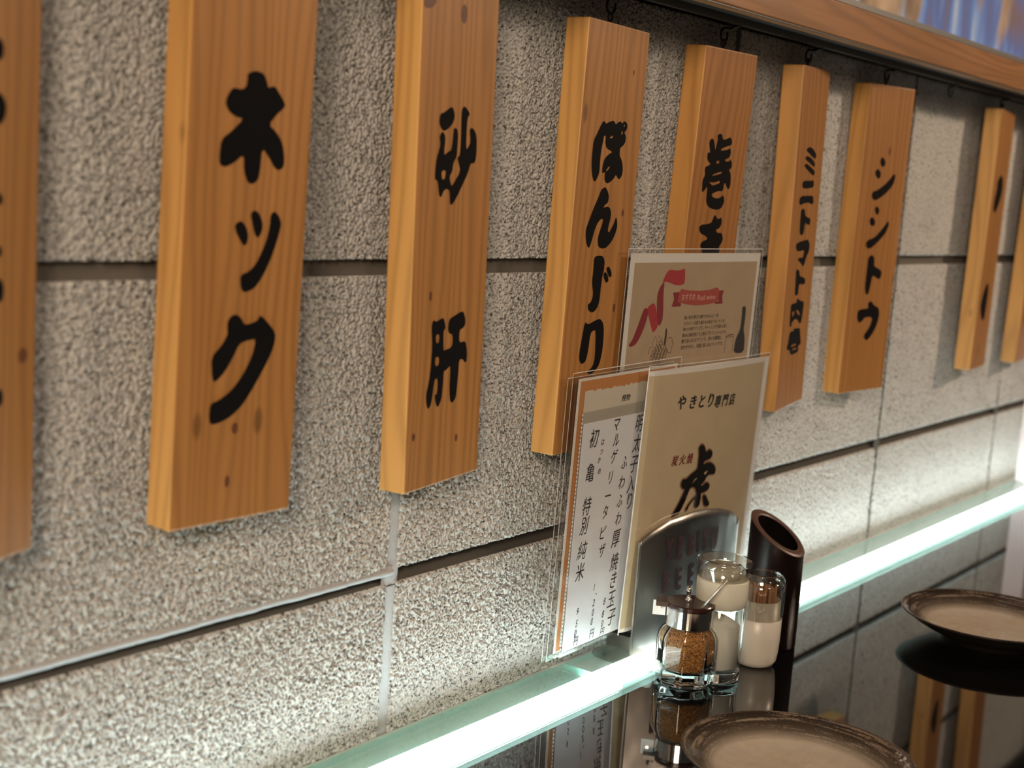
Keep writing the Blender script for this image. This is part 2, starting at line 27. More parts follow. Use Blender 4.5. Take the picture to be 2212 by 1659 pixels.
cx, cy, cz, yaw, pitch, roll, fpx = CAM
fw = Vector((math.sin(yaw) * math.cos(pitch), math.cos(yaw) * math.cos(pitch), math.sin(pitch)))
rt = Vector((math.cos(yaw), -math.sin(yaw), 0))
up = rt.cross(fw)
r2 = math.cos(roll) * rt + math.sin(roll) * up
u2 = -math.sin(roll) * rt + math.cos(roll) * up
cam_data = bpy.data.cameras.new('camera')
cam = bpy.data.objects.new('camera', cam_data)
COL.objects.link(cam)
mw = Matrix.Identity(4)
for i, a in enumerate((r2, u2, -fw)):
    mw[0][i], mw[1][i], mw[2][i] = a
mw.translation = V(cx, cy, cz)
cam.matrix_world = mw
cam_data.sensor_width = 36
cam_data.lens = fpx / 2212 * 36
cam_data.clip_start = 0.02
cam_data.dof.use_dof = True
cam_data.dof.focus_distance = 1.03
cam_data.dof.aperture_fstop = 7.0
scene.camera = cam

world = bpy.data.worlds.new('world')
scene.world = world
world.use_nodes = True
bg = world.node_tree.nodes['Background']
bg.inputs['Color'].default_value = (1.0, 0.82, 0.62, 1)
bg.inputs['Strength'].default_value = 0.065

def area(name, loc, target, size, power, color, shape='DISK', size_y=None):
    l = bpy.data.lights.new(name, 'AREA')
    l.shape = shape
    l.size = size
    if size_y: l.size_y = size_y
    l.energy = power
    l.color = color
    o = bpy.data.objects.new(name, l)
    COL.objects.link(o)
    o.location = V(*loc)
    d = V(*target) - V(*loc)
    o.rotation_euler = d.to_track_quat('-Z', 'Y').to_euler()
    return o

WARM = (1.0, 0.775, 0.56)
area('ceiling_lamp_light_left', (-2000, -1200, 850), (100, 0, 0), 0.8, 42, WARM)
area('ceiling_lamp_light_right', (1750, -1300, 900), (400, 0, 0), 0.16, 17, (1.0, 0.75, 0.54))
area('fill_light_front', (-300, -2200, 1250), (200, 0, 0), 0.4, 5, (1.0, 0.85, 0.68))  # added fill light, not a lamp of the room

scene.view_settings.view_transform = 'Standard'
scene.view_settings.look = 'None'
scene.view_settings.gamma = 1
scene.view_settings.use_curve_mapping = False
scene.view_settings.exposure = 0.2
scene.cycles.use_denoising = True
scene.cycles.max_bounces = 14
scene.cycles.transparent_max_bounces = 24
scene.cycles.transmission_bounces = 12

# ------------------------------------------------------------------ materials
def srgb(h):
    c = [int(h[i:i + 2], 16) / 255 for i in (0, 2, 4)]
    return tuple(x / 12.92 if x <= .04045 else ((x + .055) / 1.055) ** 2.4 for x in c)

def mat(name, color=(.5, .5, .5), rough=.5, metal=0.0, **kw):
    m = bpy.data.materials.new(name)
    m.use_nodes = True
    b = m.node_tree.nodes['Principled BSDF']
    b.inputs['Base Color'].default_value = (*color, 1)
    b.inputs['Roughness'].default_value = rough
    b.inputs['Metallic'].default_value = metal
    for k, v in kw.items():
        b.inputs[k.replace('_', ' ')].default_value = v
    return m

class N:
    """small node-graph helper"""
    def __init__(s, m):
        s.t = m.node_tree
        s.b = s.t.nodes.get('Principled BSDF')
        s.out = s.t.nodes['Material Output']
    def new(s, typ, **kw):
        n = s.t.nodes.new(typ)
        for k, v in kw.items(): setattr(n, k, v)
        return n
    def link(s, a, b): s.t.links.new(a, b)
    def coord(s, scale=(1, 1, 1), rand=0.0, loc=(0, 0, 0)):
        tc = s.new('ShaderNodeTexCoord')
        mp = s.new('ShaderNodeMapping')
        mp.inputs['Scale'].default_value = scale
        mp.inputs['Location'].default_value = loc
        src = tc.outputs['Object']
        if rand:
            oi = s.new('ShaderNodeObjectInfo')
            mul = s.new('ShaderNodeVectorMath', operation='SCALE')
            mul.inputs[0].default_value = (rand, rand * 1.7, rand * .9)
            s.link(oi.outputs['Random'], mul.inputs['Scale'])
            ad = s.new('ShaderNodeVectorMath', operation='ADD')
            s.link(src, ad.inputs[0]); s.link(mul.outputs[0], ad.inputs[1])
            src = ad.outputs[0]
        s.link(src, mp.inputs['Vector'])
        return mp.outputs[0]
    def noise(s, vec, scale=1.0, detail=3.0, rough=.5, dist=0.0):
        n = s.new('ShaderNodeTexNoise')
        n.inputs['Scale'].default_value = scale
        n.inputs['Detail'].default_value = detail
        n.inputs['Roughness'].default_value = rough
        n.inputs['Distortion'].default_value = dist
        s.link(vec, n.inputs['Vector'])
        return n.outputs['Fac']
    def ramp(s, fac, stops):
        n = s.new('ShaderNodeValToRGB')
        e = n.color_ramp.elements
        while len(e) < len(stops): e.new(.5)
        for x, (p, c) in zip(e, stops):
            x.position = p
            x.color = (*c, 1) if len(c) == 3 else c
        s.link(fac, n.inputs['Fac'])
        return n.outputs['Color']
    def mix(s, fac, a, b, mode='MIX'):
        n = s.new('ShaderNodeMix', data_type='RGBA', blend_type=mode)
        for v, i in ((fac, 0), (a, 6), (b, 7)):
            if isinstance(v, (int, float)): n.inputs[i].default_value = v
            elif isinstance(v, tuple): n.inputs[i].default_value = (*v, 1)
            else: s.link(v, n.inputs[i])
        return n.outputs[2]
    def math(s, op, a, b=0.0, clamp=False):
        n = s.new('ShaderNodeMath', operation=op, use_clamp=clamp)
        for v, i in ((a, 0), (b, 1)):
            if isinstance(v, (int, float)): n.inputs[i].default_value = v
            else: s.link(v, n.inputs[i])
        return n.outputs[0]
    def bump(s, h, dist, strength=1.0):
        n = s.new('ShaderNodeBump')
        n.inputs['Distance'].default_value = dist
        n.inputs['Strength'].default_value = strength
        s.link(h, n.inputs['Height'])
        s.link(n.outputs[0], s.b.inputs['Normal'])
    def base(s, c): s.link(c, s.b.inputs['Base Color'])

MT = {}
def concrete(name, lo, hi, bumpd, specks=True):
    m = mat(name, rough=.95); n = N(m)
    c = n.coord((1, 1, 1), rand=3.0)
    a = n.noise(c, 14, 3); g = n.noise(c, 420, 3, .6)
    col = n.mix(a, lo, hi)
    spk = n.ramp(g, [(.36, (.20, .19, .18)), (.45, (1, 1, 1)), (.75, (1.10, 1.09, 1.07))])  # dark aggregate specks that also paint in the shade of small pits
    n.base(n.mix(1.0, col, spk, 'MULTIPLY') if specks else col)
    n.bump(n.noise(c, 800, 4, .7), bumpd)
    m.node_tree.nodes['Principled BSDF'].inputs['Specular IOR Level'].default_value = .2
    return m
MT['block'] = concrete('concrete_block', (.47, .462, .445), (.56, .552, .535), .0008)
MT['mortar'] = concrete('mortar', (.10, .088, .076), (.155, .14, .122), .0004, False)
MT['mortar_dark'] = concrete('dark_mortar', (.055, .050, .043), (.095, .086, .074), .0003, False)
MT['mortar_pale'] = concrete('mortar_pale', (.33, .335, .345), (.40, .405, .415), .0003, False)

def wood(name, dark, light, gs=1.0, rough=.42, knots=True, along_x=False):
    m = mat(name, rough=rough); n = N(m)
    c = n.coord((gs, gs, gs), rand=2.3)
    if along_x:
        sw = n.new('ShaderNodeMapping'); sw.inputs['Rotation'].default_value = (0, math.pi / 2, 0); n.link(c, sw.inputs['Vector']); c = sw.outputs[0]
    st = n.new('ShaderNodeMapping'); st.inputs['Scale'].default_value = (95, 60, 2.6); n.link(c, st.inputs['Vector'])
    streak = n.noise(st.outputs[0], 1.0, 4, .6, .3)
    lo = n.new('ShaderNodeMapping'); lo.inputs['Scale'].default_value = (16, 14, 2.0); n.link(c, lo.inputs['Vector'])
    warp = n.noise(lo.outputs[0], 1.0, 2, .5)
    sep = n.new('ShaderNodeSeparateXYZ'); n.link(c, sep.inputs[0])
    ph = n.math('ADD', n.math('MULTIPLY', sep.outputs[0], 700.0), n.math('MULTIPLY', warp, 60.0))
    ph = n.math('ADD', ph, n.math('MULTIPLY', sep.outputs[1], 500.0))
    ring = n.math('MULTIPLY_ADD', n.math('SINE', ph), .5)
    ring.node.inputs[2].default_value = .5
    ring = n.math('POWER', ring, 2.2)
    col = n.mix(streak, dark, light)
    col = n.mix(n.math('MULTIPLY', ring, .42), col, tuple(x * .62 for x in dark))
    big = n.noise(n.coord((7, 7, 3), rand=4.0), 1.0, 2)
    col = n.mix(n.math('MULTIPLY', n.math('SUBTRACT', big, .3), .5, True), col, tuple(x * .75 for x in dark))
    if knots:
        vm = n.coord((26, 26, 11), rand=5.1)
        vo = n.new('ShaderNodeTexVoronoi'); vo.inputs['Scale'].default_value = 1.0; n.link(vm, vo.inputs['Vector'])
        k = n.ramp(vo.outputs['Distance'], [(.0, (1, 1, 1)), (.06, (.9, .9, .9)), (.10, (0, 0, 0))])
        col = n.mix(n.math('MULTIPLY', k, .7), col, tuple(x * .35 for x in dark))
    oi = n.new('ShaderNodeObjectInfo')
    tint = n.ramp(oi.outputs['Random'], [(0, (.92, .88, .85)), (.5, (1, 1, 1)), (1, (1.05, 1.08, 1.1))])
    col = n.mix(1.0, col, tint, 'MULTIPLY')
    n.base(col)
    n.bump(n.math('ADD', streak, n.math('MULTIPLY', ring, .4)), .00025, .6)
    return m
MT['board'] = wood('oiled_cedar', (.44, .21, .055), (.66, .36, .115))
MT['board_face'] = wood('shaded_cedar_face', (.28, .115, .026), (.47, .215, .060))  # fronts darker than the sides; the weaker light there is in the colour
def knot_mat():
    m = mat('wood_knot', rough=.45); n = N(m)
    n.base(n.mix(n.noise(n.coord((1, 1, 1)), 900, 3), (.075, .024, .010), (.16, .055, .018)))
    return m
MT['knot'] = knot_mat()
MT['trim'] = wood('trim_wood', (.24, .105, .036), (.42, .195, .072), gs=1.0, knots=False, along_x=True)
MT['ink'] = mat('black_paint', (.0035, .003, .0035), .7, Specular_IOR_Level=.08)
MT['iron'] = mat('black_iron', (.018, .016, .015), .5, .6)
MT['black'] = mat('black_painted_metal', (.012, .011, .010), .55)
MT['rail'] = mat('rail_metal', (.10, .10, .10), .35, .9)
MT['chrome'] = mat('chrome', (.72, .71, .69), .12, 1.0)
MT['spoon'] = mat('bright_steel', (.90, .88, .84), .38, .85)
MT['white_plastic'] = mat('white_plastic', (.72, .72, .72), .35)
MT['edge_metal'] = mat('pale_metal', (.55, .53, .50), .3, .8)
MT['dark_metal'] = mat('dark_metal', (.16, .15, .14), .4, .8)

def thin_glass(name, tint, ior=1.5, rough=.0, weight=0.0):
    m = bpy.data.materials.new(name); m.use_nodes = True
    n = N(m); n.t.nodes.remove(n.b)
    tr = n.new('ShaderNodeBsdfTransparent'); tr.inputs[0].default_value = (*tint, 1)
    gl = n.new('ShaderNodeBsdfGlossy'); gl.inputs['Roughness'].default_value = rough
    lw = n.new('ShaderNodeLayerWeight'); lw.inputs['Blend'].default_value = .5
    f0 = ((ior - 1) / (ior + 1)) ** 2
    f = n.math('ADD', n.math('MULTIPLY', n.math('POWER', lw.outputs['Facing'], 5.0), 1 - f0), f0 + weight, True)
    mx = n.new('ShaderNodeMixShader')
    n.link(f, mx.inputs[0]); n.link(tr.outputs[0], mx.inputs[1]); n.link(gl.outputs[0], mx.inputs[2])
    n.link(mx.outputs[0], n.out.inputs[0])
    return m
MT['pane'] = thin_glass('glass_plate', (.90, .97, .945), 1.45)
MT['film'] = thin_glass('laminate_film', (.95, .945, .935), 1.42, .08, .02)
MT['film_edge'] = mat('laminate_edge', (.62, .60, .58), .3)
MT['sleeve'] = thin_glass('plastic_sleeve', (.95, .955, .96), 1.36, .12, .02)
MT['acrylic'] = thin_glass('smoked_acrylic', (.80, .78, .74), 1.5, .08, .05)
MT['stopper'] = thin_glass('stopper_glass', (.92, .92, .90), 1.5, .02, .09)

def glass_edge():
    m = bpy.data.materials.new('glass_edge'); m.use_nodes = True
    n = N(m); n.t.nodes.remove(n.b)
    tl = n.new('ShaderNodeBsdfTranslucent'); tl.inputs[0].default_value = (.62, .90, .82, 1)
    tr = n.new('ShaderNodeBsdfTransparent'); tr.inputs[0].default_value = (.55, .80, .72, 1)
    gl = n.new('ShaderNodeBsdfGlossy'); gl.inputs['Roughness'].default_value = .1
    a = n.new('ShaderNodeMixShader'); a.inputs[0].default_value = .45
    b = n.new('ShaderNodeMixShader'); b.inputs[0].default_value = .12
    n.link(tl.outputs[0], a.inputs[1]); n.link(tr.outputs[0], a.inputs[2])
    n.link(a.outputs[0], b.inputs[1]); n.link(gl.outputs[0], b.inputs[2])
    n.link(b.outputs[0], n.out.inputs[0])
    return m
MT['pane_edge'] = glass_edge()
def emitter(name, color, strength):
    m = bpy.data.materials.new(name); m.use_nodes = True
    n = N(m); n.t.nodes.remove(n.b)
    e = n.new('ShaderNodeEmission'); e.inputs[0].default_value = (*color, 1); e.inputs[1].default_value = strength
    n.link(e.outputs[0], n.out.inputs[0])
    return m
MT['diffuser'] = emitter('light_diffuser', (.955, .985, 1.0), 13.5)
MT['ledge'] = mat('pale_green_ledge', (.42, .55, .50), .5)

m = mat('black_lacquer_table', (.0035, .0033, .0033), .035, Specular_IOR_Level=.9, IOR=1.65); MT['table'] = m

def paper(name, a, b, scale=60, rough=.7):
    m = mat(name, rough=rough); n = N(m)
    c = n.coord((1, 1, 1))
    n.base(n.mix(n.noise(c, scale, 4, .6), a, b))
    return m
MT['paper_white'] = paper('white_paper', (.74, .73, .72), (.80, .79, .78))
MT['paper_cool'] = paper('cool_white_paper', (.70, .70, .72), (.76, .76, .78))
MT['kraft'] = paper('kraft_print', (.40, .30, .20), (.54, .415, .285), 45)
MT['tan'] = paper('tan_cover_print', (.50, .405, .265), (.61, .505, .345), 35)
MT['cream'] = paper('cream_print', (.62, .58, .50), (.70, .66, .58), 40)
MT['orange'] = paper('orange_print', (.52, .22, .07), (.60, .27, .09), 30)
MT['red1'] = mat('red_print', (.42, .022, .035), .6)
MT['red2'] = mat('dark_red_print', (.25, .010, .018), .6)
MT['red3'] = mat('brick_red_print', (.42, .065, .05), .6)
MT['brown_ink'] = mat('brown_print', (.06, .022, .014), .6)
MT['dark_print'] = mat('dark_print', (.018, .013, .016), .6)
MT['outline'] = mat('tan_outline_print', (.30, .16, .085), .6)
MT['marker'] = mat('grey_marker_ink', (.075, .075, .08), .6)
MT['pink_text'] = mat('pale_pink_print', (.75, .45, .40), .6)
MT['maroon'] = mat('maroon_print', (.020, .0012, .004), .7)

def brushed():
    m = mat('brushed_steel', (.30, .285, .265), .30, 1.0); n = N(m)
    w = n.noise(n.coord((16, 16, 9)), 1.0, 2)
    n.bump(w, .012, .30)
    return m
MT['steel'] = brushed()
def real_glass(name, color=(1, 1, 1)):
    m = mat(name, color, .0); b = m.node_tree.nodes['Principled BSDF']
    b.inputs['Transmission Weight'].default_value = 1.0
    b.inputs['IOR'].default_value = 1.47
    return m
MT['glass'] = real_glass('clear_glass')
MT['glass_thin'] = thin_glass('clear_glass_wall', (.96, .97, .96), 1.5, 0, .015)
def spice():
    m = mat('spice_mix', rough=.8); n = N(m)
    c = n.coord((1, 1, 1))
    v = n.new('ShaderNodeTexVoronoi'); v.inputs['Scale'].default_value = 1500; n.link(c, v.inputs['Vector'])
    sp = n.new('ShaderNodeSeparateColor'); n.link(v.outputs['Color'], sp.inputs[0])
    n.base(n.ramp(sp.outputs[0], [(0, (.04, .014, .005)), (.22, (.26, .085, .015)), (.55, (.46, .19, .032)), (.85, (.56, .27, .06)), (1, (.66, .40, .14))]))
    n.bump(v.outputs['Distance'], .0007)
    return m
MT['spice'] = spice()
MT['salt'] = mat('white_salt', (.60, .585, .55), .9)
MT['frost'] = mat('frosted_cream_glass', (.53, .51, .43), .45)
MT['white_ceramic'] = mat('white_ceramic', (.50, .46, .405), .34)
MT['brown_lid'] = mat('dark_brown_plastic', (.028, .010, .008), .22)
MT['pick'] = mat('toothpick_wood', (.36, .17, .07), .7)
MT['lacquer'] = mat('dark_brown_lacquer', (.006, .0022, .0022), .32, Specular_IOR_Level=.3)
def cutrim():
    m = mat('brown_cut_rim', rough=.4); n = N(m)
    n.base(n.mix(n.noise(n.coord((1, 1, 1)), 500, 3), (.045, .020, .015), (.12, .062, .046)))
    return m
MT['cut_rim'] = cutrim()
MT['inside_black'] = mat('dark_bore', (.003, .002, .002), .9, Specular_IOR_Level=.05)

def glaze():
    m = mat('plate_glaze', rough=.16); n = N(m)
    tc = n.new('ShaderNodeTexCoord')
    sep = n.new('ShaderNodeSeparateXYZ'); n.link(tc.outputs['Object'], sep.inputs[0])
    x, y = sep.outputs[0], sep.outputs[1]
    r = n.math('SQRT', n.math('ADD', n.math('MULTIPLY', x, x), n.math('MULTIPLY', y, y)))
    th = n.math('ARCTAN2', y, x)
    cb = n.new('ShaderNodeCombineXYZ')
    n.link(n.math('MULTIPLY', r, 420.0), cb.inputs[0]); n.link(n.math('MULTIPLY', th, 1.3), cb.inputs[1])
    st = n.noise(cb.outputs[0], 1.0, 4, .65)
    fine = n.noise(tc.outputs['Object'], 700, 3, .7)
    band = n.ramp(r, [(.0, (0, 0, 0)), (.0515, (0, 0, 0)), (.060, (.8, .8, .8)), (.0745, (1, 1, 1))])
    thm = n.noise(n.math('MULTIPLY', th, 1.0), 1.0, 1)
    fac = n.math('MULTIPLY', n.ramp(n.math('ADD', st, n.math('MULTIPLY', n.math('SUBTRACT', fine, .5), .35)), [(.38, (0, 0, 0)), (.47, (1, 1, 1))]), band)
    body = n.mix(n.noise(tc.outputs['Object'], 90, 4), (.36, .305, .24), (.46, .40, .325))
    body = n.mix(n.math('MULTIPLY', band, .78), body, (.12, .082, .058))
    n.base(n.mix(fac, body, (.016, .010, .007)))
    n.bump(n.noise(tc.outputs['Object'], 130, 2), .0012, .5)
    return m
MT['glaze'] = glaze()
MT['plate_under'] = mat('dark_plate_underside', (.018, .015, .013), .35)

def poster_print():
    m = mat('poster_print', rough=.25); n = N(m)
    c = n.coord((1, 1, 1))
    a = n.new('ShaderNodeMapping'); a.inputs['Scale'].default_value = (15, 1, 4); a.inputs['Rotation'].default_value = (0, .35, 0)
    n.link(c, a.inputs['Vector'])
    s = n.noise(a.outputs[0], 1.0, 2, .5, .4)
    blue = n.ramp(s, [(.34, (.28, .20, .19)), (.44, (.16, .24, .62)), (.54, (.24, .42, .95)), (.63, (.60, .75, .98)), (.72, (.16, .23, .55))])
    b = n.noise(n.coord((9, 1, 7), loc=(1.3, 0, .4)), 1.0, 1)
    tan = n.ramp(n.noise(n.coord((22, 1, 16)), 1.0, 2), [(.3, (.22, .15, .11)), (.7, (.66, .50, .36))])
    n.base(n.mix(n.ramp(b, [(.52, (0, 0, 0)), (.57, (1, 1, 1))]), blue, tan))
    return m
MT['spare'] = paper('pale_pink_print', (.60, .49, .45), (.66, .54, .50))
MT['poster'] = poster_print()
MT['brown_wall'] = mat('brown_partition', (.030, .015, .011), .6)
MT['pink_card'] = mat('pale_pink_card', (.72, .62, .66), .4)
MT['floor'] = mat('dark_floor', (.05, .035, .025), .6)
MT['ceiling'] = mat('dark_ceiling', (.05, .04, .032), .8)
# ------------------------------------------------------------------ building helpers
def link(o, parent=None):
    COL.objects.link(o)
    if parent is not None: o.parent = parent
    return o

def tag(o, label=None, cat=None, group=None, kind=None):
    if label: o['label'] = label
    if cat: o['category'] = cat
    if group: o['group'] = group
    if kind: o['kind'] = kind
    return o

def thing(name, loc, label=None, cat=None, group=None, kind=None):
    o = bpy.data.objects.new(name, None)
    o.empty_display_size = .02
    link(o)
    o.location = V(*loc)
    o['_o'] = list(loc)
    return tag(o, label, cat, group, kind)

def origin(parent):
    p = parent
    while p.parent is not None: p = p.parent
    return list(p['_o']) if '_o' in p else (0, 0, 0)

def mesh_obj(name, verts, faces, mt, parent=None, smooth=False, local=False, loc=None, mats=None, fm=None):
    """verts in mm; world unless local. With a parent they become local to its root; else to loc."""
    if not local:
        o3 = origin(parent) if parent is not None else (loc or (0, 0, 0))
    else:
        o3 = (0, 0, 0)
    me = bpy.data.meshes.new(name)
    me.from_pydata([((v[0] - o3[0]) * M, (v[1] - o3[1]) * M, (v[2] - o3[2]) * M) for v in verts], [], faces)
    for x in (mats or [mt]): me.materials.append(MT[x] if isinstance(x, str) else x)
    if fm: me.polygons.foreach_set('material_index', fm)
    if smooth: me.polygons.foreach_set('use_smooth', [True] * len(me.polygons))
    me.update()
    o = bpy.data.objects.new(name, me)
    link(o, parent)
    if parent is None and not local:
        o.location = V(*(loc or (0, 0, 0)))
    return o

def box(x0, x1, y0, y1, z0, z1):
    v = [(x, y, z) for x in (x0, x1) for y in (y0, y1) for z in (z0, z1)]
    f = [(0, 1, 3, 2), (4, 6, 7, 5), (0, 4, 5, 1), (2, 3, 7, 6), (0, 2, 6, 4), (1, 5, 7, 3)]
    return v, f

def bevel_box(name, b, off, mt, parent=None, local=False, loc=None, seg=2):
    o = mesh_obj(name, *box(*b), mt, parent, local=local, loc=loc)
    bm = bmesh.new(); bm.from_mesh(o.data)
    bmesh.ops.recalc_face_normals(bm, faces=bm.faces)
    bmesh.ops.bevel(bm, geom=bm.edges[:], offset=off * M, segments=seg, affect='EDGES', profile=.5)
    bm.to_mesh(o.data); bm.free()
    return o

def lathe(prof, c, seg=64, shape=None, z_of=None):
    """prof: list of (r, z) from bottom; returns verts, faces round c=(x, y)"""
    v, f = [], []
    for (r, z) in prof:
        for k in range(seg):
            a = 2 * math.pi * k / seg
            q = r * (shape(a) if shape else 1)
            v.append((c[0] + q * math.cos(a), c[1] + q * math.sin(a), z))
    for i in range(len(prof) - 1):
        for k in range(seg):
            k2 = (k + 1) % seg
            f.append((i * seg + k, i * seg + k2, (i + 1) * seg + k2, (i + 1) * seg + k))
    return v, f

def tube(pts, r, seg=10, caps=True):
    P = [Vector(p) for p in pts]
    v, f = [], []
    t0 = (P[1] - P[0]).normalized()
    ref = Vector((0, 0, 1)) if abs(t0.z) < .9 else Vector((1, 0, 0))
    nrm = t0.cross(ref).normalized()
    for i, p in enumerate(P):
        t = (P[min(i + 1, len(P) - 1)] - P[max(i - 1, 0)]).normalized()
        nrm = (nrm - t * nrm.dot(t)).normalized()
        b = t.cross(nrm)
        rr = r[i] if isinstance(r, (list, tuple)) else r
        for k in range(seg):
            a = 2 * math.pi * k / seg
            v.append(tuple(p + nrm * (rr * math.cos(a)) + b * (rr * math.sin(a))))
    for i in range(len(P) - 1):
        for k in range(seg):
            k2 = (k + 1) % seg
            f.append((i * seg + k, i * seg + k2, (i + 1) * seg + k2, (i + 1) * seg + k))
    if caps:
        f.append(tuple(range(seg))[::-1]); f.append(tuple((len(P) - 1) * seg + k for k in range(seg)))
    return v, f

def merge(parts):
    v, f = [], []
    for a, b in parts:
        n = len(v); v += list(a); f += [tuple(i + n for i in q) for q in b]
    return v, f

def chaikin(l, n=1):
    for _ in range(n):
        o = []
        for i in range(len(l)):
            a, b = l[i], l[(i + 1) % len(l)]
            o.append((.78 * a[0] + .22 * b[0], .78 * a[1] + .22 * b[1]))
            o.append((.22 * a[0] + .78 * b[0], .22 * a[1] + .78 * b[1]))
        l = o
    return l

def poly2d(loops, smooth=2):
    """2-D polygon with holes -> verts, triangles"""
    L = [[Vector((x, y, 0)) for x, y in chaikin([tuple(q) for q in l], smooth)] for l in loops]
    tri = tessellate_polygon(L)
    v = [(p.x, p.y) for l in L for p in l]
    return v, [tuple(t) for t in tri]

def inflate(l, d):
    l = chaikin([tuple(q) for q in l], 1)
    area2 = sum(l[i][0] * l[(i + 1) % len(l)][1] - l[(i + 1) % len(l)][0] * l[i][1] for i in range(len(l)))
    s = 1 if area2 > 0 else -1
    o = []
    for i in range(len(l)):
        a, b = l[i - 1], l[(i + 1) % len(l)]
        dx, dy = b[0] - a[0], b[1] - a[1]; q = math.hypot(dx, dy) or 1
        o.append((l[i][0] + s * dy / q * d, l[i][1] - s * dx / q * d))
    return o

def stroke2d(pts, w):
    """open polyline -> ribbon"""
    v, f = [], []
    for i, p in enumerate(pts):
        a, b = pts[max(i - 1, 0)], pts[min(i + 1, len(pts) - 1)]
        dx, dy = b[0] - a[0], b[1] - a[1]; q = math.hypot(dx, dy) or 1
        v += [(p[0] - dy / q * w / 2, p[1] + dx / q * w / 2), (p[0] + dy / q * w / 2, p[1] - dx / q * w / 2)]
    for i in range(len(pts) - 1): f.append((2 * i, 2 * i + 1, 2 * i + 3, 2 * i + 2))
    return v, f

_ch = {}
def char2d(c, bold=0.0):
    if (c, bold) in _ch: return _ch[(c, bold)]
    cu = bpy.data.curves.new('letter', 'FONT')
    cu.body = c; cu.size = 1; cu.resolution_u = 3; cu.fill_mode = 'FRONT'; cu.offset = bold
    o = bpy.data.objects.new('letter', cu); COL.objects.link(o)
    dg = bpy.context.evaluated_depsgraph_get()
    me = bpy.data.meshes.new_from_object(o.evaluated_get(dg))
    v = [(p.co.x, p.co.y) for p in me.vertices]; f = [tuple(p.vertices) for p in me.polygons]
    bpy.data.objects.remove(o); bpy.data.curves.remove(cu); bpy.data.meshes.remove(me)
    xs = [p[0] for p in v] or [0]; ys = [p[1] for p in v] or [0]
    mx, my = (min(xs) + max(xs)) / 2, (min(ys) + max(ys)) / 2
    _ch[(c, bold)] = ([(x - mx, y - my) for x, y in v], f, max(xs) - min(xs), max(ys) - min(ys))
    return _ch[(c, bold)]

def thicken(vf, s, bold):
    if not bold: return vf
    d = s * bold
    return merge([([(x + dx * d, y + dy * d) for x, y in vf[0]], vf[1]) for dx, dy in ((-1, 0), (1, 0), (0, .8), (0, -.8))])

def put_char(c, a, b, s, sx=1.0, shear=0.0, rot=0.0, bold=0.0):
    v, f, w, h = char2d(c)
    o = []
    for x, y in v:
        x, y = (x * sx + y * shear) * s, y * s
        o.append((a + x * math.cos(rot) - y * math.sin(rot), b + x * math.sin(rot) + y * math.cos(rot)))
    return thicken((o, f), s, bold)

def line2d(text, a, b, s, width=None, sx=1.0, shear=0.0, rot=0.0, bold=0.0):
    """a line of text set as one string, left end at (a, b)"""
    v, f, w, h = char2d(text)
    k = (width / (w * s)) if width else sx
    o = []
    for x, y in v:
        x, y = ((x + w / 2) * k + y * shear) * s, y * s
        o.append((a + x * math.cos(rot) - y * math.sin(rot), b + x * math.sin(rot) + y * math.cos(rot)))
    return thicken((o, f), s, bold)

def on_frame(fr, vf, lift=.25, yfun=None):
    """2-D shape -> 3-D mm on a sheet's plane; lift is towards the room"""
    o, u, v, n = FRAMES[fr]
    out = []
    for a, b in vf[0]:
        p = [o[i] + u[i] * a + v[i] * b - n[i] * lift for i in range(3)]
        if yfun: p[1] = yfun(p[0], p[2]) - lift
        out.append(tuple(p))
    return out, vf[1]

def sheet(fr, a0, a1, b0, b1, lift, th=.3, na=1, nb=1, yfun=None, skew=None):
    """a thin closed sheet on a frame"""
    v, f = [], []
    W = (na + 1) * (nb + 1)
    for s in (0, 1):
        for j in range(nb + 1):
            for i in range(na + 1):
                t = i / na; q = j / nb
                a = a0 + (a1 - a0) * t; b = b0 + (b1 - b0) * q
                if skew: a += skew * (1 - q)
                v.append(on_frame(fr, ([(a, b)], []), lift - th * s, yfun)[0][0])
    idx = lambda s, i, j: s * W + j * (na + 1) + i
    for j in range(nb):
        for i in range(na):
            f.append((idx(0, i, j), idx(0, i + 1, j), idx(0, i + 1, j + 1), idx(0, i, j + 1)))
            f.append((idx(1, i, j), idx(1, i, j + 1), idx(1, i + 1, j + 1), idx(1, i + 1, j)))
    for i in range(na):
        f.append((idx(0, i, 0), idx(1, i, 0), idx(1, i + 1, 0), idx(0, i + 1, 0)))
        f.append((idx(0, i, nb), idx(0, i + 1, nb), idx(1, i + 1, nb), idx(1, i, nb)))
    for j in range(nb):
        f.append((idx(0, 0, j), idx(0, 0, j + 1), idx(1, 0, j + 1), idx(1, 0, j)))
        f.append((idx(0, na, j), idx(1, na, j), idx(1, na, j + 1), idx(0, na, j + 1)))
    return v, f

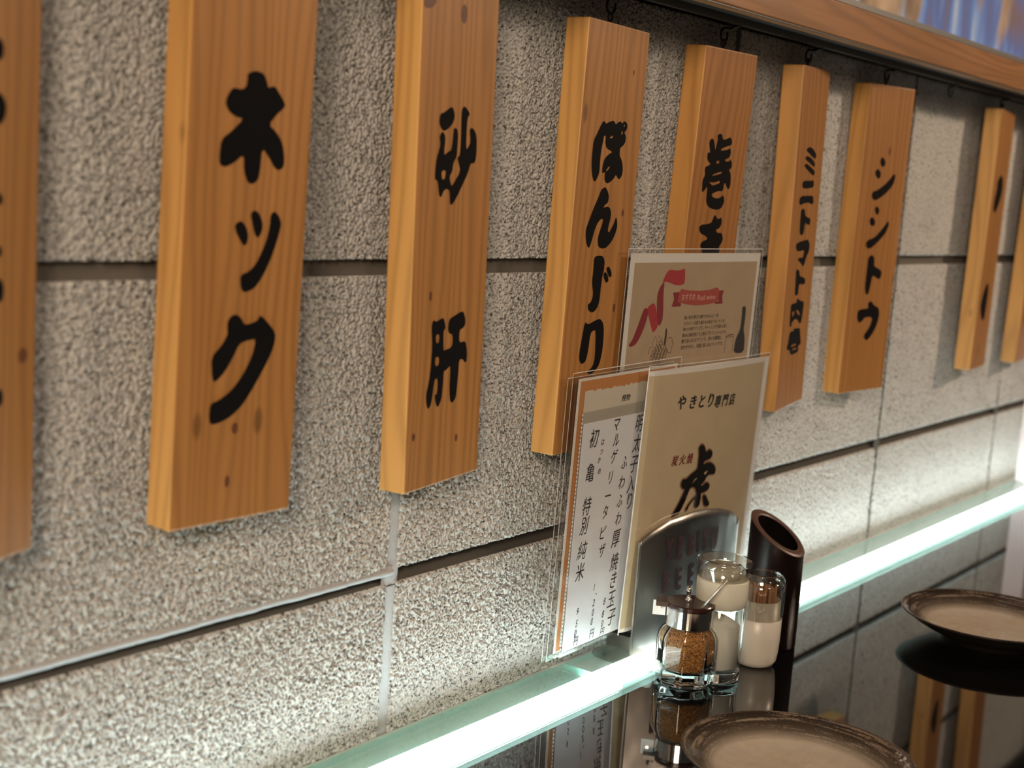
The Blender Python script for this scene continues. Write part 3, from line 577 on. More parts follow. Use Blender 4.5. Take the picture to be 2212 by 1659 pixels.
rng = np.random.default_rng(11)
random.seed(5)
def field(nx, ny, step, wl, seed, band=.45):
    """band-limited noise, unit variance; wl = wavelength in mm"""
    g = np.random.default_rng(seed).standard_normal((ny, nx))
    fx = np.fft.fftfreq(nx, step)[None, :]; fy = np.fft.fftfreq(ny, step)[:, None]
    k = np.sqrt(fx ** 2 + fy ** 2) + 1e-9
    flt = np.exp(-(np.log(k * wl) / band) ** 2)
    h = np.real(np.fft.ifft2(np.fft.fft2(g) * flt))
    return h / (h.std() + 1e-9)
def fast_mesh(name, co, quads, mt):
    me = bpy.data.meshes.new(name)
    me.vertices.add(len(co)); me.vertices.foreach_set('co', (co * M).astype(np.float32).ravel())
    n = len(quads)
    me.loops.add(n * 4); me.loops.foreach_set('vertex_index', quads.astype(np.int32).ravel())
    me.polygons.add(n); me.polygons.foreach_set('loop_start', np.arange(0, n * 4, 4, dtype=np.int32))
    me.polygons.foreach_set('use_smooth', np.ones(n, dtype=bool))
    me.materials.append(MT[mt]); me.update(calc_edges=True)
    return me

# ------------------------------------------------------------------ the block wall
wall = thing('wall_back', (0, 0, -400), kind='structure', label='grey porous concrete block wall behind the hanging boards')
def block_mesh(w, h, step, seed, depth=2.1):
    nx, ny = int(round(w / step)) + 1, int(round(h / step)) + 1
    X = np.linspace(0, w, nx); Z = np.linspace(0, h, ny)
    gx, gz = np.meshgrid(X, Z)
    n1 = field(nx, ny, step, 2.7, seed); n2 = field(nx, ny, step, 7.0, seed + 1); n3 = field(nx, ny, step, 60, seed + 2)
    n0 = n1 * .85 + n2 * .4
    t_ = np.clip((-n0 - .15) / .55, 0, 1); t_ = t_ * t_ * (3 - 2 * t_)
    y = depth * t_ - .12 * np.clip(n0, 0, 1.5) + .2 * n3                         # positive = deeper
    d = np.minimum(np.minimum(gx, w - gx), np.minimum(gz, h - gz))
    rag = field(nx, ny, step, 7, seed + 3)
    y += np.clip(.9 + .9 * rag - d, 0, 4) ** 1.4 * .7
    y = np.clip(y, -.6, 6)
    co = np.stack([gx, y, gz], -1).reshape(-1, 3)
    i = np.arange(nx * ny).reshape(ny, nx)
    q = np.stack([i[:-1, :-1], i[:-1, 1:], i[1:, 1:], i[1:, :-1]], -1).reshape(-1, 4)
    rim = np.concatenate([i[0, :], i[1:, -1], i[-1, -2::-1], i[-2:0:-1, 0]])
    back = co[rim].copy(); back[:, 1] = 24
    n0 = len(co); m = len(rim)
    a = np.arange(m); b = (a + 1) % m
    sk = np.stack([rim[a], n0 + a, n0 + b, rim[b]], -1)
    return fast_mesh('block', np.concatenate([co, back]), np.concatenate([q, sk]), 'block')
near = [block_mesh(390, 190, .85, 10 * k + 3) for k in range(4)]
far = [block_mesh(390, 190, 1.2, 10 * k + 103, .8) for k in range(3)]
kn = 0
for cxi in range(-2, 4):
    for rz in range(3):
        me = (near if -1 <= cxi <= 0 else far)[(kn + rz) % (4 if -1 <= cxi <= 0 else 3)]; kn += 1
        o = bpy.data.objects.new('block', me); link(o, wall)
        o.location = Vector(((cxi * 400 + (5 if cxi <= 0 else 3.5)) * M, 0, (rz * 200 + 5) * M))
        if cxi > 0: o.scale = (393 / 390, 1, 1)
def joint(name, along, pos, a0, a1, prof, mt, seed):
    n = int((a1 - a0) / 3); w = np.convolve(np.random.default_rng(seed).standard_normal(n + 21), np.ones(9) / 9, 'same')[:n + 1] * .9
    v, f = [], []; k = len(prof)
    for i in range(n + 1):
        t = a0 + (a1 - a0) * i / n
        for (s, y) in prof:
            e = w[i] * (1 if abs(s) < 5.5 else .3)
            v.append((t, y + .5 * e, pos + s + .4 * e) if along == 'x' else (pos + s + .4 * e, y + .3 * e, t))
    for i in range(n):
        for j in range(k - 1):
            f.append((i * k + j, (i + 1) * k + j, (i + 1) * k + j + 1, i * k + j + 1))
    return mesh_obj(name, v, f, mt, wall, smooth=True)
joint('mortar_joint', 'x', 0, -800, 1600, [(-7, 1.6), (-5.4, 2.6), (-4.6, 5), (0, 5.4), (4.6, 5), (5.6, 5), (8, 6)], 'mortar', 1)
joint('sealant_bead', 'x', -200, -800, 0, [(.6, 6), (.6, 2.2), (1.4, .2), (2.8, -.7), (4.4, -.6), (5.8, .5), (7, 2)], 'mortar_pale', 2)
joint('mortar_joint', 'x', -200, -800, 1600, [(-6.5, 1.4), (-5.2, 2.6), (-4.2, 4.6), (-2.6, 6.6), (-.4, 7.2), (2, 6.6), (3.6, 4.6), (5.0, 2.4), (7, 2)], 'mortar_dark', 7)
joint('mortar_joint', 'x', 200, -800, 1600, [(-8, 9), (0, 7), (8, 9)], 'mortar', 3)
joint('mortar_joint', 'x', -400, -800, 1600, [(-8, 9), (0, 7), (8, 9)], 'mortar', 4)
joint('mortar_joint', 'z', 0, -400, 200, [(-8, 3), (-4, 1.8), (0, 2.2), (4, 1.8), (8, 3)], 'mortar_pale', 20)
joint('mortar_joint', 'z', -400, -400, 200, [(-8, 3), (-4, 1.8), (0, 2.2), (4, 1.8), (8, 3)], 'mortar_pale', 19)
mesh_obj('upper_wall', *box(-800, 1600, 2, 26, 206, 1470), 'mortar', wall)
mesh_obj('lower_wall', *box(-800, 1600, 2, 26, -1030, -406), 'mortar', wall)
for k in range(1, 4):
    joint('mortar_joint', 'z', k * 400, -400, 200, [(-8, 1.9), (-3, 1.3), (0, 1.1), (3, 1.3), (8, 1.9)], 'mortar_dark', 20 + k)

# ------------------------------------------------------------------ ledge, hooks and poster above
trim = thing('trim_1', (450, -40, 192), kind='structure', label='brown wooden ledge rail along the top of the block wall')
bevel_box('wood_face', (-500, 1640, -62, -46, 194.5, 223), 1.2, 'trim', trim)
mesh_obj('metal_strip', *box(-500, 1640, -62.2, -60, 193.4, 194.4), 'dark_metal', trim)
mesh_obj('underside', *box(-500, 1640, -46, 26, 196, 222), 'black', trim)
mesh_obj('top_lip', *box(-500, 1640, -62, -56, 223.05, 226), 'edge_metal', trim)
mesh_obj('hanging_rail', *box(-500, 1640, -31, -27, 190.5, 195.9), 'rail', trim)
trim_hooks = []
def c_hook(x, y, ztop):
    """open wire hook under the rail and its shank"""
    pts = [(x, y, ztop), (x, y, ztop - 3.5)]
    for k in range(15):
        a = math.radians(100 + 300 * k / 14)
        pts.append((x + 5.2 * math.cos(a), y, ztop - 9 + 5.2 * math.sin(a)))
    return tube(pts, .95, 8)
# ------------------------------------------------------------------ hanging menu boards
BL = {
 'first': 'cedar menu board cut off by the left edge of the picture',
 'hokku': 'large cedar menu board lettered ホック, nearest whole board',
 'suna': 'cedar menu board lettered 砂肝 with dark knots near its top',
 'pon': 'cedar menu board lettered ぽんじり, left of the wine menu',
 'maki': 'cedar menu board lettered 巻き, half hidden by the wine menu',
 'mini': 'reddish cedar menu board lettered ミニトマト肉巻',
 'shishi': 'cedar menu board lettered シシトウ, next to the empty hook',
 'last': 'narrow-looking cedar menu board right of the empty hook',
 'next': 'cedar menu board cut off by the right edge of the picture',
}
for k, (bx, by, bz, byaw, broll, bpit) in BOARDS.items():
    t = thing('menu_board', (bx, by, bz), BL[k], 'menu board', 'wooden menu boards hanging on the block wall')
    t.rotation_mode = 'YXZ'
    R = Matrix.Rotation(byaw, 4, 'Z') @ Matrix.Rotation(bpit, 4, 'X') @ Matrix.Rotation(broll, 4, 'Y')
    t.rotation_euler = R.to_euler('YXZ')
    bevel_box('plank', (-42, 42, -9.5, 9.5, -302, 0), 1.1, 'board', t, local=True)
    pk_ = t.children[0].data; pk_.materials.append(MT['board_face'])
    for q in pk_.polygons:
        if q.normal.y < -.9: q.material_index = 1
    for ch in GLYPHS.get(k, []):
        v3, f3 = merge([(lambda q: ([(a, -9.75, b) for a, b in q[0]], q[1]))(poly2d(sh, 1)) for sh in ch])
        mesh_obj('lettering', v3, f3, 'ink', t, local=True)
    for a_, b_, rx_, rz_ in KNOTS.get(k, []):
        ko = [(a_ + rx_ * math.cos(i * math.pi / 8), b_ + rz_ * math.sin(i * math.pi / 8)) for i in range(16)]
        ko = [(max(-41.0, min(41.0, x_)), min(-.9, z_)) for x_, z_ in ko]
        mesh_obj('knot', [(x_, -9.62, z_) for x_, z_ in ko], [tuple(range(16))], 'knot', t, local=True)
    ring = [(2.6 * math.cos(a), 0, 5.4 + 2.6 * math.sin(a)) for a in [2 * math.pi * i / 16 for i in range(17)]]
    mesh_obj('screw_eye', *merge([tube([(0, 0, -1.5), (0, 0, 2.9)], .9, 8), tube(ring, .8, 8)]), 'iron', t, smooth=True, local=True)
    trim_hooks.append((bx, by, max(bz + 20.0, 190.3)))
for hx, hy, hz in trim_hooks + [(838.0, -22.0, 190.5)]:
    zt = 191.5
    # the hook hangs from the rail and catches the eye on the board
    pts = [(hx, -29, 191.2), (hx, -29, 189.5), (hx, (hy - 29) / 2, 188.2)]
    for q in range(15):
        a = math.radians(95 + 290 * q / 14)
        zc = 183.0 if hx != 838.0 else 182.0
        pts.append((hx + 5.4 * math.cos(a), hy, zc + 5.4 * math.sin(a)))
    mesh_obj('hook', *tube(pts, .95, 8), 'iron', trim, smooth=True)

poster = thing('wall_poster', (1000, -50, 226), 'blue and brown framed poster standing above the wooden ledge', 'poster')
mesh_obj('backing', *box(250, 1640, -50, -46, 226, 560), 'black', poster)
mesh_obj('print_sheet', *box(254, 1636, -51, -50, 230, 556), 'poster', poster)
mesh_obj('frame_bar', *box(250, 1640, -53, -50.9, 226, 231), 'edge_metal', poster)

# ------------------------------------------------------------------ table, light trough and glass
TZ = -305.5
table = thing('dining_table', (300, -400, -1030), 'glossy black table pushed up to the block wall', 'table')
bevel_box('tabletop', (-900, 1400, -780, -67.5, TZ - 30, TZ), .8, 'table', table)
for lx in (-820, 1320):
    for ly in (-720, -120):
        bevel_box('leg', (lx - 25, lx + 25, ly - 25, ly + 25, -1030, TZ - 30), 2, 'table', table)
tr = thing('light_trough', (300, -40, -337), 'lit white strip trough under the glass along the wall', 'light strip')
mesh_obj('diffuser_panel', *box(-900, 188, -64.0, -30.5, -309, -306.5), 'diffuser', tr)
mesh_obj('diffuser_panel', *box(188.3, 1400, -59.0, -30.5, -309, -306.5), 'diffuser', tr)
mesh_obj('front_ledge', *box(-900, 188, -67.2, -64.2, -337, -306.5), 'ledge', tr)
mesh_obj('front_ledge', *box(188.3, 1400, -67.2, -59.2, -337, -306.5), 'ledge', tr)
mesh_obj('back_ledge', *box(-900, 188, -30, -1.0, -337, -306.5), 'ledge', tr)
mesh_obj('pale_ledge', *box(188.2, 1400, -30, -1.0, -337, -306.5), 'white_plastic', tr)  # white here stands in for the glow of the fully lit glass
mesh_obj('trough_base', *box(-900, 1400, -67.3, -1, -340, -337.2), 'white_plastic', tr)
def pane(x0, x1, label):
    v, f = box(x0, x1, -67.0, -13.0, TZ + .05, TZ + 5)
    o = mesh_obj('glass_plate', v, f, 'pane', loc=((x0 + x1) / 2, -40, TZ), mats=['pane', 'pane_edge'], fm=[1, 1, 1, 1, 0, 0])
    return tag(o, label, 'glass plate', 'glass plates over the light trough')
pane(-880, 187.8, 'long clear glass plate over the lit strip, left of the seam')
pane(188.6, 1390, 'long clear glass plate over the lit strip, from the menu stand rightward')

# ------------------------------------------------------------------ menus
GZ = TZ + 5.05
# wine menu
wm = thing('wine_menu', (316, -24, -286), 'tall laminated red wine menu with red ribbon, against the wall', 'menu')
pl, pr = WINE['paper'][0][0], WINE['paper'][1][0]; pt = WINE['paper'][0][1]
mesh_obj('paper', *sheet('wine', pl, pr, 2, pt, 0), 'paper_white', wm)
mesh_obj('printed_ground', *sheet('wine', WINE['print'][0][0], WINE['print'][1][0], 10, WINE['print'][0][1], .12, .1), 'kraft', wm)
for n, mt in (('r4', 'red2'), ('r3', 'red1'), ('r2', 'red2'), ('r1', 'red1')):
    mesh_obj('ribbon_print', *on_frame('wine', poly2d([WINE[n]]), .2), mt, wm)
for n in ('tl', 'tr'): mesh_obj('banner_tail', *on_frame('wine', poly2d([WINE[n]], 0), .2), 'red2', wm)
mesh_obj('banner', *on_frame('wine', poly2d([WINE['ban']], 1), .25), 'red3', wm)
bt = WINE['bantext']
mesh_obj('banner_lettering', *on_frame('wine', merge([
    line2d('おすすめ', bt[0][0], bt[0][1] + .8, 6.2, width=bt[1][0] - bt[0][0]),
    line2d('Red wine', bt[2][0], bt[2][1] + .6, 6.2, width=bt[3][0] - bt[2][0], rot=.01)]), .3), 'pink_text', wm)
mesh_obj('bottle_print', *on_frame('wine', poly2d([WINE['bottle']], 1), .2), 'dark_print', wm)
ring = lambda a, b, r: stroke2d([(a + r * math.cos(2 * math.pi * i / 12), b + 1.15 * r * math.sin(2 * math.pi * i / 12)) for i in range(13)], .35)
mesh_obj('grape_print', *on_frame('wine', merge([ring(a, b, 2.1) for a, b in WINE['grapes']] + [poly2d([WINE['stem']], 1), stroke2d(chaikin(WINE['leaf'] + [WINE['leaf'][0]], 1)[:-2], .5), stroke2d(WINE['tendril'], .4)]), .2), 'brown_ink', wm)
mesh_obj('cup_print', *on_frame('wine', stroke2d(WINE['cup'], .5), .2), 'brown_ink', wm)
WT = ['深い色を帯びた鮮やかなルビー色', 'スパイシーな香り温かみのあるフルーティな', '味わいの赤ワインです。チャーミングで味わい深く', '飲み心地の良さで人気のプロフェッショナル', '魅力あふれるワインで、幸せな瞬間に', '合わせやすい、気軽に楽しめるワインです。']
ln = WINE['lines']
mesh_obj('text_lines', *on_frame('wine', merge([line2d(s, ln[i][0], (ln[i][1] + ln[i + 6][1]) / 2, 3.6, width=ln[i + 6][0] - ln[i][0], bold=.012) for i, s in enumerate(WT)]), .2), 'brown_ink', wm)
mesh_obj('laminate', *sheet('wine', WINE['film'][0][0] - .5, WINE['film'][1][0] + 1.5, .5, WINE['film'][0][1], .6, .15), 'film', wm)

avg = lambda n: ((HANDM[n][0][0] + HANDM[n][1][0]) / 2, HANDM[n][1][1])
PA, OR, FI, WH, SL = [avg(n) for n in ('paper', 'orange', 'film', 'white', 'sleeve')]
def film_edge(fr, a0, a1, b0, b1, lift, parent, yfun=None):
    e = merge([stroke2d([(a0 + (a1 - a0) * i / 10, b1) for i in range(11)], .55), stroke2d([(a0, b0 + (b1 - b0) * i / 10) for i in range(11)], .55), stroke2d([(a1, b0 + (b1 - b0) * i / 10) for i in range(11)], .55)])
    return mesh_obj('laminate_edge', *on_frame(fr, e, lift, yfun), 'film_edge', parent)
film_edge('wine', WINE['film'][0][0] - .5, WINE['film'][1][0] + 1.5, .5, WINE['film'][0][1], .62, wm)
# laminated grill menu with orange border, and a second one behind it
def torn_edge(a0, a1, b, n=60):
    return [(a0 + (a1 - a0) * i / n, b + random.uniform(-.9, .9)) for i in range(n + 1)]
hm = thing('grill_menu', (200, -25, -287), 'laminated menu with orange border under the handwritten sheet', 'menu')
mesh_obj('paper', *sheet('hand', PA[0], 146, PA[1], -3, .0, .3), 'paper_white', hm)
mesh_obj('orange_border', *sheet('hand', OR[0] - 1.0, 142, PA[1] + 1, -5, .15, .1), 'orange', hm)
te = torn_edge(HANDM['cream'][0][0], 139, -13.0)
mesh_obj('torn_cream_panel', *on_frame('hand', poly2d([te + [(139, -204), (15.5, -204)]], 0), .3), 'cream', hm)
mesh_obj('heading', *on_frame('hand', line2d('焼物', HANDM['yakimono'][0][0], HANDM['yakimono'][0][1], 5.4, width=11.2, shear=.15, bold=.02), .35), 'dark_print', hm)
mesh_obj('laminate', *sheet('hand', FI[0], 150, FI[1], 2, .7, .15), 'film', hm)
film_edge('hand', FI[0], 150, FI[1], 2, .72, hm)
bm_ = thing('spare_menu', (195, -22, -287), 'laminated menu mostly hidden behind the orange-bordered one', 'menu')
mesh_obj('paper', *sheet('hand', OR[0], 136, FI[1] + 5, -5, -1.6, .3), 'spare', bm_)
mesh_obj('laminate', *sheet('hand', FI[0] - 3.5, 142, FI[1] + 1, -1.5, -1.0, .15), 'film', bm_)

film_edge('hand', FI[0] - 3.5, 142, FI[1] + 1, -1.5, -.98, bm_)
hs = thing('handwritten_menu', (205, -27, -287), 'white handwritten price sheet in a clear plastic sleeve', 'menu')
mesh_obj('paper', *sheet('hand', WH[0] + 1.5, 134, WH[1], -36.5, 1.0, .2), 'paper_cool', hs)
v3, f3 = merge([put_char(c, a, b, {9.2: 15.0, 8.2: 12.0, 5.5: 8.0, 4.2: 5.6}[s], sx=random.uniform(.68, .8), shear=.16, rot=random.uniform(-.04, .08), bold=.006) for c, a, b, s in HAND])
mesh_obj('handwriting', *on_frame('hand', (v3, f3), 1.15), 'marker', hs)
mesh_obj('sleeve', *sheet('hand', SL[0] + 1.5, 136, SL[1], -27.5, 1.7, .15), 'sleeve', hs)
mesh_obj('weld_seam', *on_frame('hand', merge([stroke2d([(SL[0] + 2.2, -28.5 - (SL[1] * -1 - 30) * t) for t in (i / 60, (i + .55) / 60)], 1.0) for i in range(60)]), 1.9), 'paper_cool', hs)

# folded cover of the grill house
def cover_y(x, z):
    t = (x - 236) / 198.0
    y = -30.8 - .0377 * (z + 286) - 5.0 * math.sin(min(max(t, 0), 1) * math.pi * .95 + .1)
    if t < .03: y += 2.0 * (1 - t / .03)
    return y
ym = thing('folded_menu', (336, -30, -286), 'tan folded menu lettered やきとり専門店, standing in the steel stand', 'menu')
YF = lambda x, z: cover_y(x, z)
mesh_obj('back_leaf', *sheet('yaki', 2, 200, 2, 208, 0, .3, 24, 4, yfun=lambda x, z: -29.4 - .0377 * (z + 286)), 'paper_white', ym)
mesh_obj('paper', *sheet('yaki', .8, 191, 2, 208, 0, .25, 40, 6, yfun=YF), 'paper_white', ym)
mesh_obj('cover_print', *sheet('yaki', 1.5, 187, 5, 204.5, .15, .1, 40, 6, yfun=YF), 'tan', ym)
mesh_obj('shop_lettering', *on_frame('yaki', merge([put_char(c, a, b, s * 1.32, sx=1.0, shear=.2, bold=.03) for c, a, b, s in YAKI_T]), .45, YF), 'dark_print', ym)
mesh_obj('red_lettering', *on_frame('yaki', merge([put_char(c, a, b, s * 1.75, sx=1.0, shear=.25, bold=.02) for c, a, b, s in YAKI_R]), .45, YF), 'red2', ym)
tg = GLYPHS['yaki'][0]
mesh_obj('emblem_outline', *on_frame('yaki', merge([poly2d([inflate(sh[0], 1.3)], 1) for sh in tg]), .4, YF), 'outline', ym)
mesh_obj('emblem', *on_frame('yaki', merge([poly2d(sh, 1) for sh in tg]), .7, YF), 'ink', ym)
mesh_obj('laminate', *sheet('yaki', -.5, 195, .5, 212, 1.0, .15, 40, 6, yfun=YF), 'film', ym)
film_edge('yaki', -.5, 195, .5, 212, 1.05, ym, YF)
mesh_obj('fold_edge', *on_frame('yaki', stroke2d([(-.4, .5 + 211 * i / 12) for i in range(13)], .8), 1.1, YF), 'white_plastic', ym)

# ------------------------------------------------------------------ steel menu stand
def panel_y(x, z=0):
    t = (x - 324) / 82.0
    return -38.5 - 5.5 * max(0, 1 - t * t)
st = thing('menu_stand', (324, -38, GZ), 'arched brushed steel menu stand lettered YEBISU BEER', 'menu stand')
top = sorted([tuple(q) for q in PANEL[1:11]])
def panel_top(a):
    for (a0, b0), (a1, b1) in zip(top, top[1:]):
        if a <= a1: return b0 + (b1 - b0) * max(0, a - a0) / max(a1 - a0, 1e-6)
    return top[-1][1]
na, nb = 60, 14
v, f = [], []
A0, A1 = -6.0, 157.0
for s in (0, 1):
    for j in range(nb + 1):
        for i in range(na + 1):
            a = A0 + (A1 - A0) * (i / na)
            x = 249 + a; z = GZ + .2 + (panel_top(a) - 1) * j / nb
            v.append((x, panel_y(x) + 1.3 * s, z))
Wn = (na + 1) * (nb + 1); ix = lambda s, i, j: s * Wn + j * (na + 1) + i
for j in range(nb):
    for i in range(na):
        f.append((ix(0, i, j), ix(0, i + 1, j), ix(0, i + 1, j + 1), ix(0, i, j + 1)))
        f.append((ix(1, i, j), ix(1, i, j + 1), ix(1, i + 1, j + 1), ix(1, i + 1, j)))
    f.append((ix(0, 0, j), ix(0, 0, j + 1), ix(1, 0, j + 1), ix(1, 0, j)))
    f.append((ix(0, na, j), ix(1, na, j), ix(1, na, j + 1), ix(0, na, j + 1)))
for i in range(na):
    f.append((ix(0, i, nb), ix(0, i + 1, nb), ix(1, i + 1, nb), ix(1, i, nb)))
mesh_obj('front_panel', v, f, 'steel', st, smooth=False)
for p_ in st.children[0].data.polygons: p_.use_smooth = abs(p_.normal.y) > .6
mesh_obj('lettering', *on_frame('panel', merge([put_char(c, a, b, 25.0, sx=.62, bold=.055) for c, a, b, s in YEB]), .35, panel_y), 'maroon', st)
def slab(poly, z0, z1):
    n = len(poly)
    return [(x, y, z0) for x, y in poly] + [(x, y, z1) for x, y in poly], [tuple(range(n))[::-1], tuple(range(n, 2 * n))] + [(i, (i + 1) % n, n + (i + 1) % n, n + i) for i in range(n)]
mesh_obj('clear_foot', *slab(chaikin([(217.5, -12), (217.5, -69), (223, -72), (255.5, -49.5), (260, -39), (260, -12)], 2), GZ + .1, GZ + 1.5), 'acrylic', st)
mesh_obj('tray', *box(247, 404, -37.0, -13.5, GZ + 1.55, -288), 'steel', st)
mesh_obj('back_panel', *box(252, 404, -14.6, -13.6, -288, -240), 'steel', st)

# ------------------------------------------------------------------ jars
def octa(a, k=.95):
    q = ((a + math.pi / 8) % (math.pi / 4)) - math.pi / 8
    return (1 - k) + k * (math.cos(math.pi / 8) / math.cos(q)) * 1.02
JC = (237.2, -90.0)
JS = 1.05
sj = thing('spice_jar', (*JC, TZ), 'small octagonal glass jar of orange spice with brown lid', 'spice jar')
outer = [(0, TZ + 0.1), (17.5, TZ + 0.1), (20, TZ + 1.468), (21.3, TZ + 4.895), (21.5, TZ + 11.75), (21.5, TZ + 32.31), (20.8, TZ + 37.2), (18.5, TZ + 41.61), (16.6, TZ + 44.05), (16.6, TZ + 50.91)]
inner = [(14.9, TZ + 50.91), (14.9, TZ + 44.05), (16.8, TZ + 40.63), (18.6, TZ + 36.22), (19.0, TZ + 31.33), (19.0, TZ + 13.71), (17.5, TZ + 10.96), (0, TZ + 10.38)]
mesh_obj('glass_body', *lathe([(r * (JS if r > 17.2 else 1), z) for r, z in outer + inner], JC, 64, octa), 'glass', sj, smooth=True)
mesh_obj('spice', *lathe([(0, TZ + 10.77), (17.0, TZ + 11.36), (18.5, TZ + 13.9), (18.6, TZ + 31.33), (18.0, TZ + 36.22), (16.2, TZ + 40.43), (13.5, TZ + 42.1), (0, TZ + 43.08)], JC, 64, octa), 'spice', sj, smooth=True)
mesh_obj('metal_collar', *lathe([(16.9, TZ + 44.64), (17.4, TZ + 44.64), (17.4, TZ + 57.76), (16.6, TZ + 58.35), (0, TZ + 58.35)], JC), 'chrome', sj, smooth=False)
lid = mesh_obj('lid', *lathe([(0, TZ + 58.45), (18.0, TZ + 58.45), (18.4, TZ + 58.94), (18.4, TZ + 61.29), (17.8, TZ + 62.07), (0, TZ + 62.46)], JC), 'brown_lid', sj)
# hinge tab points to the left of the picture, spoon slot to the right
ex, ey = -.47, .88
hx_, hy_ = JC[0] + ex * 17, JC[1] + ey * 17
def obox(c, d, l, w, z0, z1):
    px, py = -d[1], d[0]
    p = [(c[0] + d[0] * a + px * b, c[1] + d[1] * a + py * b) for a, b in ((-l / 2, -w / 2), (l / 2, -w / 2), (l / 2, w / 2), (-l / 2, w / 2))]
    return slab(p, z0, z1)
mesh_obj('lid_tongue', *obox((JC[0] + ex * 17.5, JC[1] + ey * 17.5), (ex, ey), 16, 17, TZ + 58.54, TZ + 61.87), 'brown_lid', sj)
tc_ = (JC[0] + ex * 23, JC[1] + ey * 23)
hp = mesh_obj('hinge_plate', *obox(tc_, (-ex, -ey), 9.5, 1.3, TZ + 49.5, TZ + 60.5), 'white_plastic', sj)
mesh_obj('rivet', *tube([(tc_[0] - .88 * .5, tc_[1] - .47 * .5, TZ + 55.2), (tc_[0] - .88 * 1.3, tc_[1] - .47 * 1.3, TZ + 55.2)], 1.3, 12), 'chrome', hp)
mesh_obj('lid_knob', *lathe([(2.6, TZ + 62.26), (2.6, TZ + 63.24), (1.5, TZ + 64.03), (1.5, TZ + 66.77), (2.3, TZ + 68.73), (2.5, TZ + 70.88), (1.7, TZ + 73.03), (0, TZ + 73.62)], (JC[0] + 1.5, JC[1] + 3.0), 24), 'chrome', sj, smooth=True)
mesh_obj('spoon_handle', *tube([(229.4, -102.9, TZ + 60.5), (240.5, -116.5, TZ + 84.2)], [1.2, 1.0], 10), 'spoon', sj, smooth=True)

TC = (264.1, -101.0); TR = 18.9
tj = thing('salt_jar', (*TC, TZ), 'tall glass jar of white salt with a glass stopper lid', 'glass jar')
mesh_obj('glass_base', *lathe([(0, TZ + .1), (17.2, TZ + .1), (TR, TZ + 1.2), (TR, TZ + 7.5), (TR - .8, TZ + 8.6), (0, TZ + 8.8)], TC), 'glass', tj, smooth=True)
mesh_obj('glass_body', *lathe([(TR, TZ + 8.9), (TR, TZ + 57), (18.0, TZ + 58.2), (17.6, TZ + 58), (17.6, TZ + 9.2), (0, TZ + 8.95)], TC), 'glass_thin', tj, smooth=True)
sv, sf = lathe([(0, TZ + 9.2), (14.5, TZ + 9.4), (16.0, TZ + 11), (16.0, TZ + 46), (9, TZ + 48), (0, TZ + 50)], TC, 48)
sv = [(x, y, z + (.28 * ((TC[0] - x) * .47 + (y - TC[1]) * .88) if z > TZ + 40 else 0)) for x, y, z in sv]
mesh_obj('salt', sv, sf, 'salt', tj, smooth=True)
ld = mesh_obj('stopper_band', *lathe([(17.0, TZ + 56.78), (TR + .2, TZ + 58.74), (TR + .7, TZ + 64.61), (TR + .7, TZ + 77.34), (TR, TZ + 78.32), (0, TZ + 78.32)], TC), 'frost', tj, smooth=True)
mesh_obj('stopper_core', *lathe([(0, TZ + 78.42), (13.0, TZ + 78.42), (12.4, TZ + 86.64), (0, TZ + 86.94)], TC, 48), 'frost', tj, smooth=True)
mesh_obj('stopper_glass', *lathe([(TR + .2, TZ + 78.52), (TR + .3, TZ + 84.19), (TR + 1.6, TZ + 87.62), (TR + 2.2, TZ + 90.56), (TR + 1.4, TZ + 93), (16, TZ + 93.59), (12.5, TZ + 92.22), (9.0, TZ + 93.4), (7.2, TZ + 91.83), (0, TZ + 91.24), (0, TZ + 88.6), (13.5, TZ + 88.31), (17.6, TZ + 84.19), (18.0, TZ + 78.52)], TC), 'stopper', tj, smooth=True)

BC = (315.9, -108.5); BR = 18.2
bj = thing('toothpick_jar', (*BC, TZ), 'white rounded jar with clear glass dome holding toothpicks', 'toothpick jar')
mesh_obj('cup', *lathe([(0, TZ + .1), (11.5, TZ + .1), (14.5, TZ + 1.6), (16.6, TZ + 5), (BR - .6, TZ + 12), (BR, TZ + 22), (BR, TZ + 38.4), (BR - .8, TZ + 39), (16.4, TZ + 39), (16.2, TZ + 53.2), (15.2, TZ + 53.6), (15.0, TZ + 42), (0, TZ + 41)], BC), 'white_ceramic', bj, smooth=True)
mesh_obj('glass_dome', *lathe([(BR + .5, TZ + 39.2), (BR + .7, TZ + 60), (BR + .6, TZ + 66), (BR - .6, TZ + 70.5), (15.8, TZ + 73.6), (12.0, TZ + 74.2), (10.4, TZ + 73.0), (6, TZ + 73.6), (0, TZ + 73.2), (0, TZ + 70.6), (12.5, TZ + 70.2), (BR - 2.2, TZ + 67.5), (BR - .8, TZ + 64), (BR - .7, TZ + 39.2)], BC), 'stopper', bj, smooth=True)
pk = None
for i in range(44):
    r = 13.6 * math.sqrt((i + .5) / 44); a = i * 2.39996
    h = random.uniform(62.5, 65.5)
    lean = random.uniform(-.6, .6)
    base = (BC[0] + r * math.cos(a), BC[1] + r * math.sin(a), TZ + 41.31)
    if pk is None:
        v3, f3 = tube([(0, 0, 0), (0, 0, 22.5), (0, 0, 24.0)], [.95, .95, .35], 8)
        pk = mesh_obj('toothpick', v3, f3, 'pick', local=True)
        o = pk
    else:
        o = pk.copy(); COL.objects.link(o)
    o.location = V(*base)
    o.scale = (1, 1, (h - 42.2) / 24.0)
    tag(o, 'thin brown wooden toothpick standing inside the glass-domed jar', 'toothpick', 'toothpicks in the jar')

